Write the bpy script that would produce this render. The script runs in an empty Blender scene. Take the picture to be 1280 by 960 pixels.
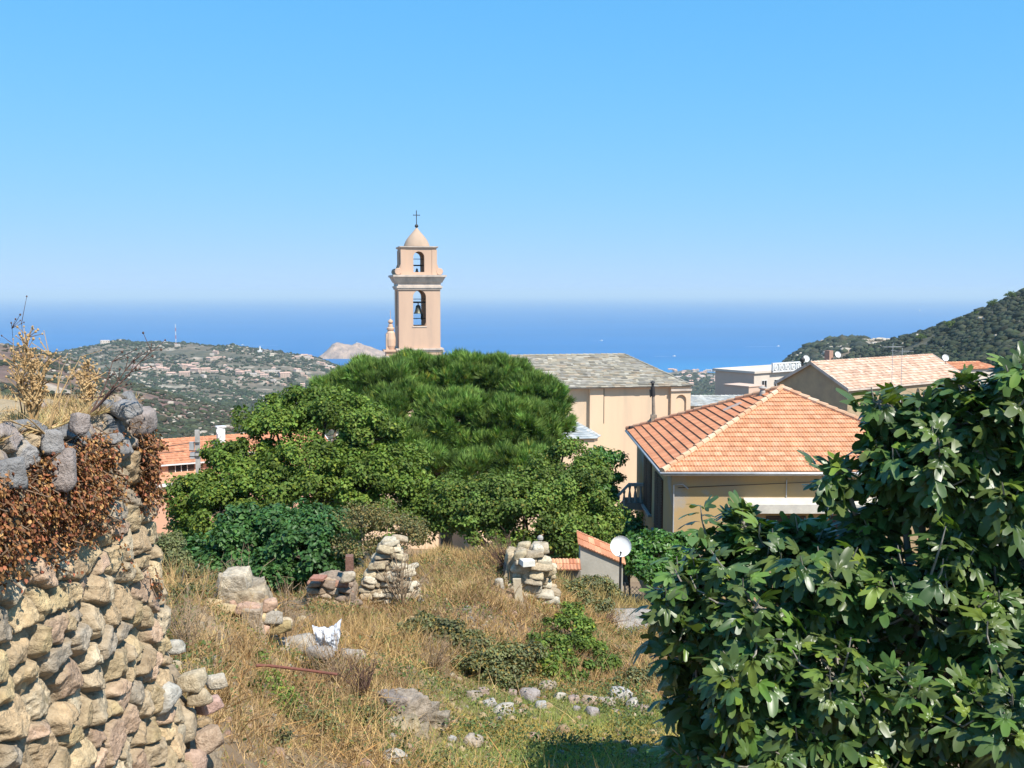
import bpy, math, random
import numpy as np
from mathutils import Vector, Matrix
R = math.radians
random.seed(7)
rng = np.random.default_rng(7)
sc = bpy.context.scene
COL = sc.collection

# ---------------------------------------------------------------- camera
F_PX, CX, CY, HOR = 1300.0, 640.0, 480.0, 366.0
PITCH = math.atan((CY - HOR) / F_PX)
cam_d = bpy.data.cameras.new("camera")
cam = bpy.data.objects.new("camera", cam_d); COL.objects.link(cam)
cam_d.sensor_width = 36; cam_d.lens = 36 * F_PX / 1280
cam_d.clip_start = 0.1; cam_d.clip_end = 200000
cam.location = (0, 0, 0); cam.rotation_euler = (R(90) - PITCH, 0, 0)
sc.camera = cam

# ---------------------------------------------------------------- sky, sun, exposure
SUN = Vector((0.38, -0.46, 0.80)).normalized()          # direction towards the sun
el = math.asin(SUN.z); az = math.atan2(SUN.x, SUN.y)
w = bpy.data.worlds.new("World"); sc.world = w; w.use_nodes = True
nt = w.node_tree; bg = nt.nodes["Background"]
sky = nt.nodes.new("ShaderNodeTexSky"); sky.sky_type = 'NISHITA'; sky.sun_disc = False
sky.sun_elevation = el; sky.sun_rotation = az; sky.altitude = 2000
sky.air_density = 1.0; sky.dust_density = 0.0; sky.ozone_density = 3.0
def vm(op, a, b):
    n = nt.nodes.new("ShaderNodeVectorMath"); n.operation = op
    for i, q in enumerate((a, b)):
        if isinstance(q, tuple): n.inputs[i].default_value = q
        else: nt.links.new(q, n.inputs[i])
    return n.outputs[0]
# soft shoulder so that the band over the sea stays blue, as in the photograph
num = vm('MULTIPLY', sky.outputs[0], (.62, .58, .83)); den = vm('ADD', vm('MULTIPLY', sky.outputs[0], (.15,) * 3), (1.1, .24, .15))
nt.links.new(vm('DIVIDE', num, den), bg.inputs[0])
bg.inputs[1].default_value = 0.15
sd = bpy.data.lights.new("sun", 'SUN'); sd.energy = 5.0; sd.angle = R(0.5); sd.color = (1, 0.95, 0.87)
so = bpy.data.objects.new("sun", sd); COL.objects.link(so)
so.rotation_euler = SUN.to_track_quat('Z', 'Y').to_euler()
sc.view_settings.view_transform = 'Standard'; sc.view_settings.look = 'None'
sc.view_settings.gamma = 1; sc.view_settings.exposure = 0.55
sc.cycles.max_bounces = 6; sc.cycles.diffuse_bounces = 3; sc.cycles.glossy_bounces = 2
sc.cycles.transmission_bounces = 3; sc.cycles.volume_bounces = 0; sc.cycles.transparent_max_bounces = 6
SEA_Z = -220.0

# ---------------------------------------------------------------- helpers
def P(px, py, Y):
    dx = (px - CX) / F_PX; dy = -(py - CY) / F_PX
    c, s = math.cos(PITCH), math.sin(PITCH)
    d = Vector((dx, c + dy * s, -s + dy * c))
    return d * (Y / d.y)

OFF = {}
def setp(o, label=None, cat=None, group=None, kind=None):
    if label: o['label'] = label
    if cat: o['category'] = cat
    if group: o['group'] = group
    if kind: o['kind'] = kind
    return o
def thing(name, label, cat, loc, group=None, rotz=0):
    o = bpy.data.objects.new(name, None); COL.objects.link(o)
    o.location = loc; o.rotation_euler = (0, 0, rotz); o.empty_display_size = 0.3
    OFF[o.name] = Vector(loc) if rotz == 0 else Vector((0, 0, 0))
    return setp(o, label, cat, group)
def link(name, me, m, parent=None):
    o = bpy.data.objects.new(name, me); COL.objects.link(o)
    me.name = o.name
    if m is not None:
        for mm in (m if isinstance(m, (list, tuple)) else [m]): me.materials.append(mm)
    if parent is not None: o.parent = parent; OFF[o.name] = OFF[parent.name]
    else: OFF[o.name] = Vector((0, 0, 0))
    return o
def np_mesh(name, V, F, m, col=None, parent=None, smooth=False, local=False):
    """V (n,3), F (m,k) index array or list of such arrays, col (n,3)"""
    V = np.asarray(V, dtype=np.float64)
    if parent is not None and not local: V = V - np.array(OFF[parent.name])
    Fs = F if isinstance(F, list) else [F]
    me = bpy.data.meshes.new(name)
    me.vertices.add(len(V)); me.vertices.foreach_set('co', V.astype(np.float32).ravel())
    loops = np.concatenate([f.ravel() for f in Fs]).astype(np.int32)
    tot = np.concatenate([np.full(len(f), f.shape[1]) for f in Fs]).astype(np.int32)
    start = np.concatenate([[0], np.cumsum(tot)[:-1]]).astype(np.int32)
    me.loops.add(len(loops)); me.loops.foreach_set('vertex_index', loops)
    me.polygons.add(len(tot)); me.polygons.foreach_set('loop_start', start)
    me.polygons.foreach_set('loop_total', tot)
    if smooth: me.polygons.foreach_set('use_smooth', np.ones(len(tot), dtype=bool))
    me.update(calc_edges=True)
    if col is not None:
        a = me.color_attributes.new('col', 'FLOAT_COLOR', 'POINT')
        c4 = np.ones((len(V), 4), dtype=np.float32); c4[:, :3] = col
        a.data.foreach_set('color', c4.ravel())
    return link(name, me, m, parent)

class MB:
    def __init__(s): s.v = []; s.f = []; s.c = []; s.col = (1, 1, 1)
    def add(s, vs, fs, col=None):
        n = len(s.v); s.v += [tuple(v) for v in vs]; s.f += [tuple(i + n for i in f) for f in fs]
        s.c += [col or s.col] * len(vs); return s
    def quad(s, a, b, c, d, col=None): return s.add([a, b, c, d], [(0, 1, 2, 3)], col)
    def box(s, o, u, v, w_, col=None):
        """origin corner, three edge vectors"""
        o, u, v, w_ = map(Vector, (o, u, v, w_))
        p = [o, o + u, o + u + v, o + v]; p += [q + w_ for q in p]
        return s.add(p, [(3, 2, 1, 0), (4, 5, 6, 7), (0, 1, 5, 4), (1, 2, 6, 5), (2, 3, 7, 6), (3, 0, 4, 7)], col)
    def cbox(s, c, sx, sy, sz, rz=0, col=None):
        """centre-bottom box rotated about z"""
        c = Vector(c); u = Vector((math.cos(rz), math.sin(rz), 0)); v = Vector((-math.sin(rz), math.cos(rz), 0))
        return s.box(c - u * sx / 2 - v * sy / 2, u * sx, v * sy, Vector((0, 0, sz)), col)
    def tube(s, pts, rad, n=6, caps=True, col=None):
        pts = [Vector(p) for p in pts]; k = len(pts)
        rr = rad if isinstance(rad, (list, tuple)) else [rad] * k
        vs = []; ref = Vector((0.31, 0.17, 0.93))
        for i, p in enumerate(pts):
            t = (pts[min(i + 1, k - 1)] - pts[max(i - 1, 0)])
            t = t.normalized() if t.length > 1e-9 else Vector((0, 0, 1))
            a = t.cross(ref)
            if a.length < 0.05: a = t.cross(Vector((1, 0, 0)))
            a.normalize(); b = t.cross(a)
            for j in range(n):
                th = 2 * math.pi * j / n
                vs.append(p + (a * math.cos(th) + b * math.sin(th)) * rr[i])
        fs = [(i * n + j, i * n + (j + 1) % n, (i + 1) * n + (j + 1) % n, (i + 1) * n + j) for i in range(k - 1) for j in range(n)]
        if caps: fs += [tuple(range(n))[::-1], tuple(range((k - 1) * n, k * n))]
        return s.add(vs, fs, col)
    def lathe(s, c, prof, n=16, col=None, ax=None):
        """prof list of (r, z); optional axis vector"""
        c = Vector(c)
        if ax is None: X, Yv, Z = Vector((1, 0, 0)), Vector((0, 1, 0)), Vector((0, 0, 1))
        else:
            Z = Vector(ax).normalized(); X = Z.orthogonal().normalized(); Yv = Z.cross(X)
        vs = []
        for r, z in prof:
            for j in range(n):
                th = 2 * math.pi * j / n
                vs.append(c + X * (r * math.cos(th)) + Yv * (r * math.sin(th)) + Z * z)
        k = len(prof)
        fs = [(i * n + j, i * n + (j + 1) % n, (i + 1) * n + (j + 1) % n, (i + 1) * n + j) for i in range(k - 1) for j in range(n)]
        if prof[0][0] > 1e-4: fs.append(tuple(range(n))[::-1])
        if prof[-1][0] > 1e-4: fs.append(tuple(range((k - 1) * n, k * n)))
        return s.add(vs, fs, col)
    def build(s, name, m, parent=None, smooth=False, local=False):
        off = Vector((0, 0, 0)) if (parent is None or local) else OFF[parent.name]
        me = bpy.data.meshes.new(name)
        me.from_pydata([(v[0] - off.x, v[1] - off.y, v[2] - off.z) for v in s.v], [], s.f); me.update()
        a = me.color_attributes.new('col', 'FLOAT_COLOR', 'POINT')
        c4 = np.ones((len(s.v), 4), dtype=np.float32); c4[:, :3] = np.array(s.c, dtype=np.float32).reshape(-1, 3)
        a.data.foreach_set('color', c4.ravel())
        if smooth: me.polygons.foreach_set('use_smooth', np.ones(len(me.polygons), dtype=bool))
        return link(name, me, m, parent)

# value noise ------------------------------------------------------------
def _h(i, j, k):
    n = (i * 73856093) ^ (j * 19349663) ^ (k * 83492791)
    n = (n ^ (n >> 13)) * 1274126177
    n = n ^ (n >> 16)
    return (n & 0xFFFFF) / float(0xFFFFF)
def vnoise(x, y, z=0.0):
    x, y, z = np.broadcast_arrays(np.asarray(x, float), np.asarray(y, float), np.asarray(z, float))
    i, j, k = (np.floor(a).astype(np.int64) for a in (x, y, z))
    fx, fy, fz = x - i, y - j, z - k
    fx, fy, fz = (a * a * (3 - 2 * a) for a in (fx, fy, fz))
    def L(a, b, t): return a + (b - a) * t
    r0 = L(L(_h(i, j, k), _h(i + 1, j, k), fx), L(_h(i, j + 1, k), _h(i + 1, j + 1, k), fx), fy)
    r1 = L(L(_h(i, j, k + 1), _h(i + 1, j, k + 1), fx), L(_h(i, j + 1, k + 1), _h(i + 1, j + 1, k + 1), fx), fy)
    return L(r0, r1, fz) * 2 - 1
def fbm(x, y, z=0.0, o=4):
    s = 0; a = 1; t = 0
    for q in range(o):
        s = s + a * vnoise(x * 2 ** q + 17.3 * q, y * 2 ** q + 5.1 * q, z * 2 ** q); t += a; a *= 0.5
    return s / t

# materials ---------------------------------------------------------------
def mat(name, c1, c2=None, scale=3.0, rough=0.85, bump=0.0, bscale=None, attr=False, spec=0.3, lo=0.35, hi=0.65,
        c3=None, s3=0.7, t3=0.55, w3=0.12, metal=0.0, stretch=None, bdist=0.05):
    m = bpy.data.materials.new(name); m.use_nodes = True
    nt = m.node_tree; N = nt.nodes; L = nt.links; b = N["Principled BSDF"]
    b.inputs["Roughness"].default_value = rough; b.inputs["Specular IOR Level"].default_value = spec
    b.inputs["Metallic"].default_value = metal
    tc = N.new("ShaderNodeTexCoord"); src = tc.outputs["Object"]
    if stretch:
        mp = N.new("ShaderNodeMapping"); mp.inputs["Scale"].default_value = stretch
        L.new(src, mp.inputs[0]); src2 = mp.outputs[0]
    else: src2 = src
    def noise(sc_, det=6, s=src):
        n = N.new("ShaderNodeTexNoise"); n.inputs["Scale"].default_value = sc_; n.inputs["Detail"].default_value = det
        n.inputs["Roughness"].default_value = 0.62; L.new(s, n.inputs["Vector"]); return n
    def ramp(n, a, c):
        r = N.new("ShaderNodeMapRange"); r.inputs[1].default_value = a; r.inputs[2].default_value = c
        L.new(n.outputs["Fac"], r.inputs[0]); return r
    def mix(f, a, c, typ='MIX'):
        x = N.new("ShaderNodeMix"); x.data_type = 'RGBA'; x.blend_type = typ
        if isinstance(f, float): x.inputs[0].default_value = f
        else: L.new(f, x.inputs[0])
        for sock, val in ((6, a), (7, c)):
            if isinstance(val, tuple): x.inputs[sock].default_value = (*val, 1)
            else: L.new(val, x.inputs[sock])
        return x.outputs[2]
    c2 = c2 or tuple(0.8 * q for q in c1)
    out = mix(ramp(noise(scale, 7, src2), lo, hi).outputs[0], c1, c2)
    if c3: out = mix(ramp(noise(s3, 8, src2), t3, t3 + w3).outputs[0], out, c3)
    if attr:
        a = N.new("ShaderNodeAttribute"); a.attribute_name = 'col'
        out = mix(1.0, out, a.outputs["Color"], 'MULTIPLY')
    L.new(out, b.inputs["Base Color"])
    if bump:
        bn = noise(bscale or scale * 4, 8)
        bp = N.new("ShaderNodeBump"); bp.inputs["Strength"].default_value = bump; bp.inputs["Distance"].default_value = bdist
        L.new(bn.outputs["Fac"], bp.inputs["Height"]); L.new(bp.outputs[0], b.inputs["Normal"])
    return m
def leaf_mat(name, c1, c2, rough=0.5, trans=0.3, tcol=None, spec=0.4, scale=1.5):
    m = mat(name, c1, c2, scale=scale, rough=rough, attr=True, spec=spec)
    nt = m.node_tree; N = nt.nodes; L = nt.links; b = N["Principled BSDF"]; out = N["Material Output"]
    tr = N.new("ShaderNodeBsdfTranslucent"); ms = N.new("ShaderNodeMixShader"); ms.inputs[0].default_value = trans
    base = b.inputs["Base Color"].links[0].from_socket
    x = N.new("ShaderNodeMix"); x.data_type = 'RGBA'; x.blend_type = 'MULTIPLY'; x.inputs[0].default_value = 1
    L.new(base, x.inputs[6]); x.inputs[7].default_value = (*(tcol or (1.5, 1.6, 0.7)), 1)
    L.new(x.outputs[2], tr.inputs[0]); L.new(b.outputs[0], ms.inputs[1]); L.new(tr.outputs[0], ms.inputs[2])
    L.new(ms.outputs[0], out.inputs[0]); return m

# merged copies of a template ----------------------------------------------
def inst(name, tv, tf, pos, rot, scl, m, col=None, parent=None, smooth=False, kind=None):
    tv = np.asarray(tv, float); n = len(pos); k = len(tv)
    scl = np.asarray(scl, float)
    if scl.ndim == 0: scl = np.full(n, float(scl))
    if scl.ndim == 1: scl = scl[:, None]
    V = np.einsum('nij,nkj->nki', rot, tv[None] * scl[:, None, :]) + np.asarray(pos)[:, None, :]
    tfs = tf if isinstance(tf, list) and isinstance(tf[0], np.ndarray) else [np.asarray(tf)]
    F = [(f[None] + (np.arange(n) * k)[:, None, None]).reshape(-1, f.shape[1]) for f in tfs]
    C = None if col is None else np.repeat(np.asarray(col), k, axis=0)
    return np_mesh(name, V.reshape(-1, 3), F, m, C, parent, smooth)
def nrm(a): return a / np.maximum(np.linalg.norm(a, axis=-1, keepdims=True), 1e-9)
def frames(ydir, zhint):
    """rotation matrices with columns x,y,z ; y along ydir"""
    y = nrm(ydir); x = nrm(np.cross(y, zhint)); z = np.cross(x, y)
    return np.stack([x, y, z], axis=-1)
def rdir(n, r=rng): return nrm(r.normal(size=(n, 3)))
LEAF_V = [(0, 0, 0), (.3, .3, .1), (.26, .7, .06), (0, 1, -.08), (-.26, .7, .06), (-.3, .3, .1)]
LEAF_F = np.array([(0, 1, 2, 3), (0, 3, 4, 5)])
def tuft_template(n=12, spread=0.5, wd=0.03, seed=1):
    r = np.random.default_rng(seed); V = []; Fc = []
    for i in range(n):
        a = r.uniform(0, 6.283); s = spread * math.sqrt(r.uniform(0.02, 1)); L_ = r.uniform(.7, 1)
        d = np.array([math.cos(a) * s, 1.0, math.sin(a) * s]); d = d / np.linalg.norm(d) * L_
        side = np.cross(d, r.normal(size=3)); side = side / np.linalg.norm(side) * wd
        b = np.array([0, r.uniform(0, .25), 0]); q = len(V)
        V += [b - side, b + side, b + d]; Fc.append((q, q + 1, q + 2))
    return V, np.array(Fc)
def crown_points(lobes, n, clump, seed=0, shell=0.75, per=None, flat=1.0):
    """lobes: (center, r or (rx,ry,rz)). returns leaf pos, outward dir, clump centres"""
    r = np.random.default_rng(seed)
    C = np.array([list(l[0]) for l in lobes]); RR = np.array([(l[1],) * 3 if np.isscalar(l[1]) else l[1] for l in lobes], float)
    wgt = RR.mean(1) ** 2; wgt /= wgt.sum()
    K = per or max(20, n // 130)
    li = r.choice(len(lobes), K, p=wgt)
    d = rdir(K, r); d[:, 2] = np.where(d[:, 2] < -0.35, -d[:, 2], d[:, 2])
    cc = C[li] + d * RR[li] * r.uniform(shell * 0.75, 1.0, (K, 1))
    cd = d; cs = clump * r.uniform(.6, 1.35, K)
    ci = r.integers(0, K, n)
    o = rdir(n, r) * (r.uniform(0.15, 1, (n, 1)) ** 0.45); o[:, 2] *= 0.75 * flat
    pos = cc[ci] + o * cs[ci][:, None]
    return pos, nrm(o + cd[ci] * 0.6), cc, ci
def leaf_cols(n, ci, K, seed=0, var=0.35, clumpvar=0.25, warm=None, warm_p=0.0):
    r = np.random.default_rng(seed + 99)
    b = (1 + r.uniform(-var, var, n)) * (1 + r.uniform(-clumpvar, clumpvar, K))[ci]
    c = np.stack([b * (1 + r.uniform(-.12, .18, n)), b, b * (1 + r.uniform(-.15, .1, n))], 1)
    if warm is not None:
        wm = r.uniform(size=n) < warm_p; c[wm] = np.array(warm) * r.uniform(.7, 1.2, (wm.sum(), 1))
    return c
def foliage(name, lobes, n, clump, leaf, m, parent, seed=0, tmpl=None, droop=0.2, var=.35, cvar=.25, warm=None, warm_p=0, shell=.75, per=None, aspect=1.0, smooth=False):
    pos, d, cc, ci = crown_points(lobes, n, clump, seed, shell, per)
    r = np.random.default_rng(seed + 5)
    nz = nrm(d * 0.7 + np.array([0, 0, .7]) + r.normal(size=(n, 3)) * .55)      # blade normal
    yd = nrm(np.cross(nz, r.normal(size=(n, 3)))); yd[:, 2] -= droop
    rot = frames(yd, nz)
    tv, tf = tmpl or (LEAF_V, LEAF_F)
    s = leaf * r.uniform(.6, 1.25, n)
    inst(name, tv, tf, pos, rot, np.stack([s * aspect, s, s], 1), m, leaf_cols(n, ci, len(cc), seed, var, cvar, warm, warm_p), parent, smooth)
    return cc
def limbs(name, base, lobes, r0, m, parent, cc=None, nsub=40, seed=0, lean=0.0, fork=0.35):
    rr = random.Random(seed); mb = MB(); base = Vector(base)
    top = sum((Vector(l[0]) for l in lobes), Vector()) / len(lobes)
    fk = base.lerp(top, fork) + Vector((rr.uniform(-.1, .1), rr.uniform(-.1, .1), 0)) * r0 * 5
    mb.tube([base - Vector((0, 0, .3)), base.lerp(fk, .5) + Vector((rr.uniform(-1, 1), rr.uniform(-1, 1), 0)) * r0 * .6, fk], [r0 * 1.25, r0, r0 * .85], 8)
    for l in lobes:
        c = Vector(l[0]); md = fk.lerp(c, .5) + Vector((rr.uniform(-1, 1), rr.uniform(-1, 1), rr.uniform(-.3, 1))) * (c - fk).length * .1
        mb.tube([fk, md, c], [r0 * .6, r0 * .4, r0 * .18], 6)
    if cc is not None:
        L_ = [(Vector(l[0])) for l in lobes]
        for q in rr.sample(range(len(cc)), min(nsub, len(cc))):
            c = Vector(cc[q]); a = min(L_, key=lambda s: (s - c).length); md = a.lerp(c, .5) + Vector((rr.uniform(-1, 1),) * 3) * .06 * (c - a).length
            mb.tube([a, md, c], [r0 * .2, r0 * .12, r0 * .05], 5)
    return mb.build(name, m, parent, smooth=True)
def tree(name, label, cat, base, lobes, n, clump, leaf, ml, mw, r0=.2, group=None, trunk='trunk', crown='crown', **k):
    t = thing(name, label, cat, base, group)
    cc = foliage(crown, lobes, n, clump, leaf, ml, t, **k)
    limbs(trunk, base, lobes, r0, mw, t, cc, seed=k.get('seed', 0))
    return t
def lobe(px, py, rpx, Y, ry=None, rz=None):
    r = rpx / F_PX * Y
    return (P(px, py, Y), (r, r if ry is None else ry / F_PX * Y, r if rz is None else rz / F_PX * Y))

# ================================================================ GROUND HEIGHTS
ctrl = []
def cp(*pts):
    for px, py, Y in pts:
        p = P(px, py, Y); ctrl.append((p.x / p.y, math.log(p.y), -p.z / p.y))
def cz(*pts):
    for x, y, z in pts: ctrl.append((x / y, math.log(y), -z / y))
cz((0, 1.5, -1.7), (-1.6, 1.5, -1.7), (1.6, 1.5, -1.7), (0, 3, -2.3), (-2.5, 3, -2.3), (2.5, 3, -2.4), (0, 5, -3.1), (2.8, 5, -3.2), (-4, 5, -3.2), (5.5, 5, -3.2), (-9, 8, -3.4), (10, 8, -3.6))
cp((240, 940, 6.7), (340, 965, 7.3), (500, 965, 8.2), (650, 960, 9.0), (800, 960, 9.3), (1000, 985, 9.5), (1280, 1000, 9),
   (280, 880, 7.8), (300, 815, 9.6), (230, 760, 9.8), (330, 800, 11), (420, 865, 9.9), (410, 815, 11.8), (490, 860, 10.2), (470, 815, 11.6), (535, 860, 10.8), (525, 935, 9.2),
   (560, 845, 12), (650, 880, 11.5), (760, 888, 11.5), (860, 890, 11.5), (590, 885, 11),
   (480, 755, 15.5), (400, 752, 14.6), (330, 790, 13), (220, 725, 13), (120, 740, 13), (600, 745, 15.5), (550, 697, 17.5), (470, 705, 18), (620, 692, 18.3), (680, 712, 18.5), (665, 775, 15.5),
   (600, 735, 22), (600, 770, 28), (430, 760, 21), (430, 775, 28), (250, 760, 21), (720, 815, 14.6), (800, 832, 14), (780, 800, 17), (770, 762, 19.5), (850, 770, 19.5), (900, 835, 14), (1050, 850, 14), (1250, 860, 14),
   (735, 765, 24), (790, 768, 26), (850, 790, 31), (900, 795, 36), (1150, 795, 36), (1250, 760, 45),
   (300, 730, 35), (450, 735, 35), (640, 745, 35), (150, 735, 35), (0, 720, 35), (550, 705, 60), (200, 695, 60), (850, 735, 60), (1100, 660, 60), (1300, 640, 60),
   (540, 685, 80), (750, 690, 80), (240, 665, 100), (0, 650, 100), (640, 660, 110), (1050, 580, 90), (1300, 545, 90),
   (200, 610, 150), (-100, 600, 150), (640, 640, 150), (1000, 610, 150), (1280, 520, 150),
   (0, 560, 250), (200, 585, 250), (370, 600, 250), (640, 610, 250), (900, 600, 250), (1130, 540, 250), (1280, 475, 250), (1500, 420, 250),
   (0, 505, 450), (100, 525, 450), (200, 555, 450), (300, 572, 450), (400, 585, 450), (640, 590, 450), (900, 585, 450), (1130, 500, 450), (1280, 425, 450), (-200, 470, 450), (1500, 350, 450),
   (-200, 420, 800), (0, 431, 850), (60, 444, 850), (100, 456, 800), (200, 492, 720), (300, 524, 660), (370, 548, 600), (450, 570, 600), (640, 570, 700), (900, 560, 700), (1000, 510, 700), (1060, 472, 700), (1130, 435, 700), (1180, 413, 700), (1230, 390, 700), (1285, 363, 700), (1500, 300, 700),
   (0, 475, 1200), (100, 500, 1200), (200, 505, 1200), (330, 520, 1200), (450, 530, 1200), (640, 535, 1200), (900, 520, 1200), (960, 475, 1300), (1000, 440, 1300), (1040, 425, 1300), (1100, 428, 1300), (1150, 428, 1300), (1280, 420, 1300),
   (100, 470, 1800), (200, 474, 1800), (300, 478, 1800), (400, 482, 1800), (500, 490, 1800), (640, 497, 1800), (900, 500, 1800),
   (-50, 450, 2300), (60, 444, 2300), (95, 436, 2300), (130, 429, 2300), (150, 425, 2300), (200, 428, 2300), (240, 430, 2300), (290, 432, 2300), (330, 437, 2300), (370, 443, 2300), (400, 449, 2300), (430, 462, 2300), (500, 471, 2300), (640, 480, 2300), (900, 482, 2300), (1000, 470, 2000),
   (860, 461, 3050), (960, 461, 3050), (760, 461, 3050), (640, 461, 3050), (560, 461, 3050), (490, 458, 3050), (430, 462, 3050), (1050, 458, 2900), (1300, 440, 2300),
   (400, 466, 3000), (300, 466, 3000), (150, 466, 3000), (0, 466, 3000), (860, 466, 3400), (1000, 466, 3400), (600, 466, 3400), (430, 466, 3400), (1280, 466, 3400), (200, 466, 3400), (0, 466, 3400), (-300, 466, 3400), (1600, 466, 3400), (-300, 466, 2500), (1600, 430, 2300), (1600, 380, 1300))
ctrl = np.array(ctrl)
TS, LS = 4.0, 1.0
def _tps(a, b):
    d2 = ((a[:, None, 0] - b[None, :, 0]) * TS) ** 2 + ((a[:, None, 1] - b[None, :, 1]) * LS) ** 2
    return np.sqrt(d2 + 1e-4)            # biharmonic-like kernel, stays tame between points
n_ = len(ctrl); K_ = _tps(ctrl, ctrl) + np.eye(n_) * 0.0
A_ = np.zeros((n_ + 3, n_ + 3)); A_[:n_, :n_] = K_
Pm = np.stack([np.ones(n_), ctrl[:, 0], ctrl[:, 1]], 1); A_[:n_, n_:] = Pm; A_[n_:, :n_] = Pm.T
W_ = np.linalg.solve(A_, np.concatenate([ctrl[:, 2], np.zeros(3)]))
NT, NL = 620, 860
T0, T1, L0, L1 = -0.95, 0.95, math.log(1.5), math.log(3600)
tt = np.linspace(T0, T1, NT); ll = np.linspace(L0, L1, NL)
GT, GL = np.meshgrid(tt, ll)                       # (NL, NT)
q_ = np.stack([GT.ravel(), GL.ravel()], 1); s_ = np.empty(len(q_))
for i in range(0, len(q_), 40000):
    qq = q_[i:i + 40000]; s_[i:i + 40000] = _tps(qq, ctrl) @ W_[:n_] + W_[n_] + qq @ W_[n_ + 1:]
GY = np.exp(GL); GX = GT * GY; GZ = -s_.reshape(GT.shape) * GY
# relief: lumps in the yard, rocky bumps on the hills
near = np.clip(1 - (GY - 25) / 60, 0, 1)
GZ += near * (fbm(GX * .55, GY * .55, 3.3) * .16 + fbm(GX * 2.3, GY * 2.3, 8.1) * .07) * np.clip((GY - 3) / 4, 0, 1)
farw = np.clip((GY - 200) / 400, 0, 1)
GZ += farw * (fbm(GX / 130, GY / 130, 1.7, 5) * 7 + np.abs(fbm(GX / 45, GY / 45, 4.4, 4)) * 5) * np.clip((2900 - GY) / 900, 0.12, 1)
def ground_z(x, y):
    x = np.asarray(x, float); y = np.asarray(y, float)
    a = (x / y - T0) / (T1 - T0) * (NT - 1); b = (np.log(y) - L0) / (L1 - L0) * (NL - 1)
    a = np.clip(a, 0, NT - 1.001); b = np.clip(b, 0, NL - 1.001); i = a.astype(int); j = b.astype(int); fa = a - i; fb = b - j
    return (GZ[j, i] * (1 - fa) + GZ[j, i + 1] * fa) * (1 - fb) + (GZ[j + 1, i] * (1 - fa) + GZ[j + 1, i + 1] * fa) * fb
def gz(x, y): return float(ground_z(x, y))
def on_ground(px, Y):
    p = P(px, 400, Y); return Vector((p.x, p.y, gz(p.x, p.y)))
def hit(px, py, y0=3.0, y1=3500.0):
    """first ground point seen through a picture point"""
    ys = np.exp(np.linspace(math.log(y0), math.log(y1), 3000)); d = P(px, py, 1.0)
    below = d.z * ys < ground_z(d.x * ys, ys)
    k = int(np.argmax(below)) if below.any() else -1
    return Vector((d.x * ys[k], ys[k], gz(d.x * ys[k], ys[k])))

# ================================================================ SETTING MESHES
def region(px, py):
    """smooth masks in yard by picture point of each ground vertex, used only to lay out where turf grows"""
    return
inv = 1 / np.maximum(GY, 1e-6)
PXg = CX + GX * inv * F_PX
n1 = fbm(GX * .5, GY * .5, 2.0); n2 = fbm(GX * 2.1, GY * 2.1, 5.0)
turf = np.clip(1.6 - np.abs((GX - 1.0) / 1.45) , 0, 1) * np.clip((12.6 + .5 * n1 - GY) / 1.0, 0, 1) * np.clip(GY - 7.6, 0, 1)
def turf_at(x, y):
    x = np.asarray(x); y = np.asarray(y)
    return np.clip(1.6 - np.abs((x - 1.0) / 1.45), 0, 1) * np.clip((12.6 - y) / 1.0, 0, 1) * np.clip(y - 7.6, 0, 1)
def lerp3(a, b, t): return np.array(a)[None, None] * (1 - t[..., None]) + np.array(b)[None, None] * t[..., None]
cn = lerp3((.33, .25, .15), (.22, .15, .095), np.clip(n1 + .5, 0, 1))
cn = cn * (1 - .6 * turf[..., None]) + np.array((.20, .20, .075)) * (.6 * turf[..., None])
cn *= (1 + .18 * n2)[..., None]
far_n = fbm(GX / 90, GY / 90, 9.0, 5); far_m = fbm(GX / 28, GY / 28, 2.0, 4)
brown = np.clip(1.3 - np.abs(np.log(GY / 620)) * 2.2, 0, 1) * np.clip((.02 - GT) * 6 + .2, 0, 1)
cf = lerp3((.12, .11, .07), (.22, .165, .115), np.clip(far_n * 1.3 + .35, 0, 1))
cf = cf * (1 - brown[..., None]) + lerp3((.19, .115, .095), (.23, .165, .11), np.clip(far_m + .3, 0, 1)) * brown[..., None]
rock = np.clip((far_m - .22) * 6, 0, 1) * np.clip((far_n + .35) * 3, 0, 1)
cf = cf * (1 - .75 * rock[..., None]) + np.array((.50, .42, .33)) * .75 * rock[..., None]
M_soil = mat('soil', (1, .98, .95), (.72, .68, .62), scale=6, attr=True, rough=.95, bump=.6, bscale=30, bdist=.03)
M_hill = mat('hill_earth', (1.05, 1, .95), (.62, .66, .6), scale=.05, attr=True, rough=.95, bump=.8, bscale=.35, bdist=2.0, lo=.42, hi=.58)
js = int(np.searchsorted(ll, math.log(150)))
def sheet(name, j0, j1, C, m):
    X, Y, Z, c = GX[j0:j1], GY[j0:j1], GZ[j0:j1], C[j0:j1]
    h, w_ = X.shape; V = np.stack([X.ravel(), Y.ravel(), Z.ravel()], 1)
    idx = np.arange(h * w_).reshape(h, w_)
    F = np.stack([idx[:-1, :-1], idx[:-1, 1:], idx[1:, 1:], idx[1:, :-1]], -1).reshape(-1, 4)
    return setp(np_mesh(name, V, F, m, c.reshape(-1, 3), smooth=True), kind='structure')
sheet('ground', 0, js + 1, cn, M_soil)
sheet('hills', js, NL, cf, M_hill)
b = MB(); b.add([(-60, -60, -1.9), (60, -60, -1.9), (60, 1.4, -1.9), (-60, 1.4, -1.9)], [(0, 1, 2, 3)], (.3, .23, .14))
setp(b.build('path', M_soil), kind='structure')

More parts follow.
